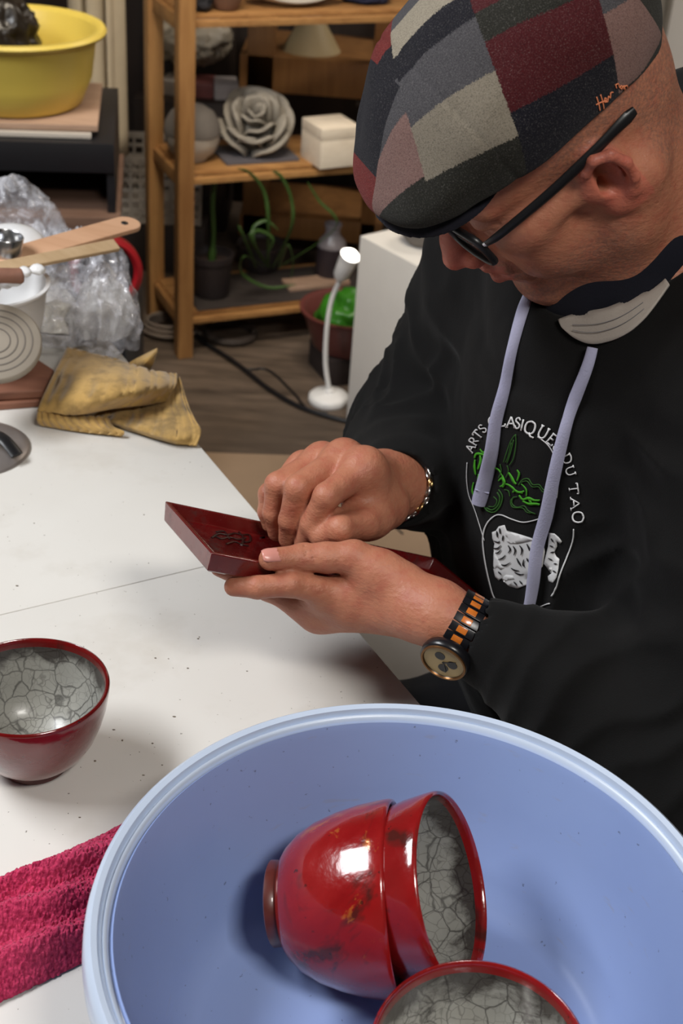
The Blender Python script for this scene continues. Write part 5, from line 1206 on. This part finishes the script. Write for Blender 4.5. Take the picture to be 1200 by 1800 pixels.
# red tub with a green bag, on a dark block
tp = np.array([-0.02, 3.07, 0.0])
tag(box('timber_block', tp + UP * 0.035, (0.07, 0.07, 0.035), simple('dark_timber', lin(44, 34, 32), 0.8, 0.2, 30), None, SX, SY, UP, 0.003), 'dark timber block under the red brown tub', 'block')
t = thing('plastic_tub', 'red brown round tub behind the lamp', 'tub', tp + UP * 0.07); tb0 = tp + UP * 0.07
lathe('tub_wall', [(0, 0.0), (0.075, 0), (0.085, 0.01), (0.112, 0.095), (0.12, 0.098), (0.121, 0.104), (0.112, 0.104), (0.105, 0.095), (0.078, 0.014), (0, 0.01)], simple('red_brown_plastic', lin(96, 48, 44), 0.45, 0.1, 30), t, 56, tb0)
V, Fq = blobm(tb0 + UP * 0.075, (0.085, 0.085, 0.075), 2.4, 0.28, 14.2, 56, True); tag(mk('green_bag', V, Fq, simple('green_polythene', lin(48, 112, 26), 0.35, 0.2, 30)), 'crumpled green plastic bag inside the red brown tub', 'bag')
# cables, ropes, ring on the floor
cab = lambda P, r, mat, name, label: tag(tube(name, spline([onz(x, y, r) for x, y in P], 8), r, mat, None, 8), label, 'cable')
cab([(335, 575), (352, 598), (395, 625), (430, 650), (470, 682), (520, 712), (570, 730), (640, 748)], 0.006, M['black'], 'floor_cable', 'thick black cable running across the floor past the lamp')
cab([(345, 585), (420, 645), (470, 650), (515, 690), (540, 718), (575, 726)], 0.003, M['black'], 'floor_cable', 'thin black cord beside the thick cable on the floor')
cab([(612, 938), (640, 922), (664, 944), (690, 928), (708, 940)], 0.003, M['black'], 'loose_wire', 'short tangled black wire on the cardboard sheet')
coil = []
for k in range(46):
    a = k * 0.42; c_ = onz(300, 582, 0.008); coil.append(c_ + np.array([0.075 * math.cos(a) * (1 - k * 0.005), 0.06 * math.sin(a) * (1 - k * 0.004), 0.0008 * k]))
tag(tube('rope_coil', coil, 0.0045, simple('grey_rope', lin(118, 106, 96), 0.9, 0.2, 200), None, 7), 'loose coil of grey rope between the shelf posts', 'rope')
rg = onz(405, 592, 0.0)
tag(lathe('ring_stand', [(0.062, 0), (0.07, 0.012), (0.066, 0.022), (0.056, 0.022), (0.052, 0.012), (0.056, 0)], simple('dull_dark_rubber', lin(66, 58, 54), 0.6, 0.2, 60), None, 48, rg), 'dull dark ring lying on the floor under the shelf', 'ring')
# sheets on the floor
card = simple('stained_cardboard', lin(152, 128, 104), 0.85, 0.16, 7)
def fsheet(name, P, z, mat, label, cat):
    A = np.array([[x, y, z] for x, y in P]); n = len(A); V = np.concatenate([A, A + (0, 0, 0.004)])
    o = mk(name, V, [tuple(range(n - 1, -1, -1)), tuple(range(n, 2 * n))] + [(i, (i + 1) % n, n + (i + 1) % n, n + i) for i in range(n)], mat, None, False); return tag(o, label, cat)
fsheet('cardboard_sheet', [(-0.42, 2.60), (-0.38, 2.18), (0.5, 2.12), (0.5, 2.33), (0.16, 2.49), (0.02, 2.64)], 0.0, card, 'stained tan cardboard sheet on the floor', 'cardboard')
fsheet('dust_sheet', [(-0.1, 1.7), (0.6, 1.75), (0.55, 2.09), (-0.12, 2.1)], 0.0, simple('pale_dust_sheet', lin(150, 146, 142), 0.8, 0.12, 9), 'pale grey sheet on the floor beside the table', 'sheet')

# ================================================================ yellow basin on the side bench, far left
yb = aty(28, 177, 2.72); yb = np.array([yb[0], yb[1], yb[2] + 0.0])
yc = yb.copy()
t = thing('yellow_basin', 'yellow plastic basin with a dark bag inside on the boards', 'basin', yc); t.name = 'washing_basin'
M['yellow'] = simple('yellow_plastic', lin(226, 200, 92), 0.4, 0.06, 20)
yk = pxm(158, yc) / 0.168
yp = [(0, 0.0), (0.112, 0.0), (0.122, 0.006), (0.142, 0.055), (0.151, 0.125), (0.156, 0.134), (0.168, 0.137), (0.171, 0.143), (0.167, 0.149), (0.155, 0.149), (0.147, 0.140), (0.139, 0.060), (0.118, 0.012), (0, 0.008)]
lathe('basin_wall', [(r * yk, z * yk * 0.93) for r, z in yp], M['yellow'], t, 80, yc)
V, Fq = blobm(yc + np.array([-0.028, -0.02, 0.125]), (0.092, 0.09, 0.10), 2.6, 0.25, 6.6, 64, True); tag(mk('bin_bag', V, Fq, simple('black_bin_bag', lin(34, 28, 22), 0.3, 0.3, 40)), 'crumpled black brown bag inside the yellow basin', 'bag')
z0 = yc[2]
bX2 = nrm(np.array([1, -0.02, 0])); bY2 = np.array([-bX2[1], bX2[0], 0])
def bench_right(px, py, Y): return aty(px, py, Y)
BSK = 0.16
def bslab(name, pxr, ztop, tck, yfront, ydep, mat, label, cat, skew=0.0, zz=None, parent=None):
    """board whose right front corner is seen at pixel column pxr"""
    X_ = nrm(np.array([1, BSK, 0])); Y_ = np.array([-X_[1], X_[0], 0]); c = np.array([aty(pxr, 230, yfront)[0], yfront, ztop - tck / 2]) - X_ * 0.40 + Y_ * ydep / 2
    o = box(name, c, (0.40, ydep / 2, tck / 2), mat, parent, X_, Y_, UP, 0.0015)
    return tag(o, label, cat) if parent is None else o
bslab('plywood_board', 172, z0 - 0.0005, 0.012, 2.60, 0.30, M['paleboard'], 'pinkish plywood board under the yellow basin', 'board', 0.05)
bslab('plaster_board', 160, z0 - 0.0145, 0.010, 2.59, 0.30, simple('white_board', lin(196, 188, 178), 0.7, 0.06, 20), 'thin white board under the plywood board', 'board', 0.02)
bench = thing('side_bench', 'black bench with an open shelf under the yellow basin', 'bench', (yc[0] - 0.1, 2.75, 0))
zt = z0 - 0.026
blk = simple('black_painted_wood', lin(26, 26, 30), 0.45, 0.15, 30)
bslab('bench_top', 200, zt, 0.058, 2.575, 0.39, blk, None, None, 0, None, bench)
xr = aty(200, 230, 2.575)[0]
bXv = nrm(np.array([1, BSK, 0])); bYv = np.array([-bXv[1], bXv[0], 0]); bO = np.array([xr, 2.575, 0])
box('side_panel', bO - bXv * 0.008 + bYv * 0.2 + UP * (zt - 0.10), (0.008, 0.19, 0.042), blk, bench, bXv, bYv, UP, 0.001)
box('back_panel', bO - bXv * 0.40 + bYv * 0.385 + UP * (zt - 0.10), (0.39, 0.005, 0.042), blk, bench, bXv, bYv, UP, 0.001)
bslab('shelf_board', 208, zt - 0.142, 0.026, 2.56, 0.40, M['darkwood'] if False else wood('worn_brown_board', lin(98, 72, 58), lin(126, 98, 82), 8, (0.12, 1, 1), 0.7), None, None, 0, None, bench)
for xo in (0.03, 0.77):
    for yo in (0.03, 0.34): box('leg', bO - bXv * xo + bYv * yo + UP * (zt - 0.168) / 2, (0.02, 0.02, (zt - 0.168) / 2), blk, bench, bXv, bYv, UP, 0.002)
# maroon book/boards under the bench
for i, (dz, c_) in enumerate(((0.0, (86, 30, 40)), (0.03, (150, 130, 112)))): pass
# hoop behind the bag
hp_ = aty(186, 478, 2.40); t = thing('hose_reel', 'dark round reel with a red rim behind the plastic bag', 'reel', hp_ - UP * 0.09)
hn = nrm(np.array([0.35, -0.92, 0.15]))
lathe('reel_drum', [(0, -0.03), (0.052, -0.03), (0.054, 0.0), (0.03, 0.012), (0.0, 0.012)], simple('black_rubber', lin(26, 24, 26), 0.5, 0.2, 40), t, 48, hp_, hn)
lathe('reel_rim', [(0.052, -0.018), (0.066, -0.022), (0.070, -0.012), (0.068, 0.010), (0.058, 0.016), (0.052, 0.006)], simple('red_plastic', lin(150, 22, 30), 0.35, 0.1, 30), t, 56, hp_, hn)
tag(box('reel_crate', hp_ + np.array([-0.03, 0.10, -0.02]) * 0 + np.array([-0.05, 0.02, -(hp_[2]) / 2 - 0.037]), (0.10, 0.10, (hp_[2] - 0.075) / 2), blk, None, bev=0.003), 'black crate carrying the red rimmed reel', 'crate')
# perforated white crate
cp0 = aty(265, 388, 3.62) + UP * 0.0; cw = 0.21; chh = aty(265, 282, 3.62)[2] - cp0[2]
t = thing('plastic_crate', 'white perforated plastic crate behind the pine shelf post', 'crate', cp0)
M['crate'] = simple('dirty_white_plastic', lin(176, 168, 158), 0.5, 0.1, 20)
nc, nr = 10, 6
def lattice(o, X, Wd):
    vf = []
    for i in range(nc + 1): vf.append(box_vf(o + X * (Wd * (i / nc - 0.5)) + UP * chh / 2, (0.0035, 0.002, chh / 2), X, np.cross(UP, X), UP))
    for j in range(nr + 1): vf.append(box_vf(o + UP * (chh * j / nr), (Wd / 2, 0.002, 0.0045 if 0 < j < nr else 0.009), X, np.cross(UP, X), UP))
    return join(*vf)
Xc = np.array([1.0, 0.12, 0]); Xc = nrm(Xc); Yc = np.array([-Xc[1], Xc[0], 0])
for o_, X_, W_ in ((cp0, Xc, cw * 1.3), (cp0 + Yc * 0.22, Xc, cw * 1.3), (cp0 + Yc * 0.11 - Xc * cw * 0.65, Yc, 0.22), (cp0 + Yc * 0.11 + Xc * cw * 0.65, Yc, 0.22)):
    V, Fq = lattice(o_, X_, W_); mk('lattice_side', V, Fq, M['crate'], t, False)
box('crate_floor', cp0 + Yc * 0.11 + UP * 0.004, (cw * 0.65, 0.11, 0.003), M['crate'], t, Xc, Yc, UP, 0)
tag(box('storage_chest', (cp0[0] - 0.07, cp0[1] + 0.12, (cp0[2] - 0.012) / 2), (0.22, 0.13, (cp0[2] - 0.012) / 2), simple('dark_chest_wood', lin(40, 32, 30), 0.7, 0.2, 20), None, bev=0.004), 'low dark chest under the perforated crate', 'chest')
# hanging beige curtain
def curtain(name, x0, x1, Y, z0, z1, mat, label, nf, dp=0.03):
    def fn(u, v):
        x = x0 + (x1 - x0) * u; ph = u * nf * 2 * math.pi
        return np.stack([x + 0.012 * np.sin(ph * 1.7 + v * 2), Y + dp * np.sin(ph + 0.8 * np.sin(3 * v)) * (0.6 + 0.4 * (1 - v)), z0 + (z1 - z0) * v], 1)
    V, Fq = grid_vf(fn, 90, 24); return tag(solid(mk(name, V, Fq, mat), 0.003, 0), label, 'curtain')
xa, xb = aty(120, 100, 3.5)[0], aty(214, 100, 3.5)[0]
curtain('canvas_curtain', xa, xb, 3.5, 0.36, 1.75, simple('unbleached_canvas', lin(200, 184, 156), 0.9, 0.08, 30), 'beige canvas curtain hanging behind the yellow basin', 3.2)
tag(tube('curtain_rail', [(xa - 0.5, 3.5, 1.76), (xb + 0.1, 3.5, 1.76)], 0.009, M['grey_metal'], None, 10), 'grey metal rail holding the canvas curtain', 'rail')
# dark cupboard invented to keep the background dark; timber rack behind
cup = thing('backdrop', 'dark brown cupboard added behind the pine shelf to darken the background', 'backdrop', (-0.30, 4.42, 0))
M['dkcup'] = wood('dark_stained_oak', lin(34, 26, 22), lin(52, 40, 33), 8)
box('backdrop_body', (-0.42, 4.46, 0.68), (0.98, 0.22, 0.68), M['dkcup'], cup, bev=0.004)
for i in range(4):
    x_ = -1.155 + i * 0.49; d_ = box('backdrop_door', (x_, 4.232, 0.68), (0.238, 0.008, 0.65), M['dkcup'], cup, bev=0.003)
    tube('knob', [(x_ + (0.2 if i % 2 == 0 else -0.2), 4.222, 0.75), (x_ + (0.2 if i % 2 == 0 else -0.2), 4.20, 0.75)], 0.012, M['grey_metal'], d_, 10)
rack = thing('timber_rack', 'rough timber rack standing behind the pine shelf', 'rack', (aty(550, 200, 3.72)[0], 3.80, 0))
RYF = 3.72
def rbox(name, x0, y0, x1, y1, dy=0.03, yoff=0.0, m_=None):
    a, b = aty(x0, y1, RYF + yoff), aty(x1, y0, RYF + yoff); c = (a + b) / 2 + np.array([0, dy / 2, 0])
    return box(name, c, (abs(b[0] - a[0]) / 2, dy / 2, abs(b[2] - a[2]) / 2), m_ or M['rackw'], rack, bev=0.002)
M['rackw'] = wood('rough_timber', lin(120, 82, 44), lin(150, 106, 60), 9)
for x0, x1 in ((428, 474), (640, 668)):
    a, b = aty(x0, 300, RYF), aty(x1, 300, RYF); ht = aty(x0, 20, RYF)[2]
    for yo in (0.0, 0.26): box('post', ((a[0] + b[0]) / 2, RYF + 0.02 + yo, ht / 2), ((b[0] - a[0]) / 2 if yo == 0 else 0.02, 0.02, ht / 2), M['rackw'], rack, bev=0.002)
rb_ = rbox('shelf_board', 420, 114, 672, 158, 0.30, 0.0); rtop = max(v.co.z for v in rb_.data.vertices) + wloc(rack)[2]; rbox('shelf_board', 420, 395, 672, 412, 0.30, 0.0); 
p = aty(545, 114, RYF + 0.10); ztp = rtop + 0.0005; p[2] = ztp
t = thing('lamp_shade', 'cream conical lamp shade standing on the timber rack', 'lamp shade', p)
lathe('shade_cone', [(0.078, 0.0), (0.081, 0.0), (0.030, 0.085), (0.026, 0.085)], simple('cream_enamel', lin(178, 160, 122), 0.5, 0.06, 20), t, 48, p); lathe('shade_cap', [(0, 0.092), (0.026, 0.088), (0.031, 0.084), (0.026, 0.08), (0, 0.082)], M['grey_metal'], t, 32, p)
# white bottle and jar at the right end of the rack
p = aty(664, 180, 4.12); tag(box('stand_block', (p[0], p[1], p[2] / 2), (0.065, 0.05, p[2] / 2), M['dkcup'], None, bev=0.003), 'tall dark stand carrying the white bottle and jar', 'stand')
t = thing('bottle', 'slim white plastic bottle on a tall dark stand', 'bottle', p + np.array([0.012, 0, 0]))
lathe('bottle_wall', [(0, 0), (0.017, 0), (0.018, 0.004), (0.018, 0.085), (0.012, 0.098), (0.008, 0.102), (0.008, 0.115), (0, 0.116)], M['white'], t, 28, p + np.array([0.012, 0, 0]))
pj = p + np.array([-0.03, 0.01, 0]); t = thing('jar', 'short jar with a cream lid beside the white bottle', 'jar', pj)
lathe('jar_wall', [(0, 0), (0.019, 0), (0.02, 0.003), (0.02, 0.06), (0, 0.06)], simple('dark_green_glass', lin(44, 56, 58), 0.2, 0.1, 30), t, 28, pj); lathe('jar_lid', [(0, 0.0602), (0.021, 0.0602), (0.021, 0.084), (0, 0.085)], M['cream'], t, 28, pj)
# packed polythene sack and packets behind the left posts, standing on a chest
pk = aty(345, 165, 4.03)
tag(box('wooden_chest', (pk[0] - 0.035, pk[1] + 0.03, pk[2] / 2), (0.135, 0.12, pk[2] / 2), M['dkcup'], None, bev=0.003), 'tall dark wooden chest behind the left shelf posts', 'chest')
V, Fq = blobm(pk + np.array([-0.03, 0.05, 0.145]), (0.13, 0.10, 0.085), 3.0, 0.3, 41.2, 72, True); tag(mk('polythene_sack', V, Fq, simple('milky_polythene', lin(160, 150, 134), 0.4, 0.15, 26)), 'crumpled milky polythene sack above the red and white packets', 'sack')
for i, (dx, cc_) in enumerate(((-0.06, (176, 168, 160)), (0.02, (122, 70, 66)), (0.085, (170, 160, 156)))):
    tag(box('seed_packet', pk + np.array([dx, 0.0, 0.0235]), (0.036, 0.05, 0.0225), simple('printed_packet', lin(*cc_), 0.5, 0.3, 60), None, nrm((1, 0.2 * (i - 1), 0)), nrm((-0.2 * (i - 1), 1, 0)), UP, 0.006), ['white paper packet beside the shelf post', 'faded red packet between two white packets', 'white paper packet at the end of the chest'][i], 'packet')
# white door frame behind the person's head
xa2 = aty(1168, 100, 4.9)[0]
tag(box('trim_1', (xa2 + 0.05, 4.93, 1.1), (0.06, 0.045, 1.1), simple('white_gloss', lin(226, 224, 220), 0.4, 0.03, 10), None, bev=0.004), kind='structure')
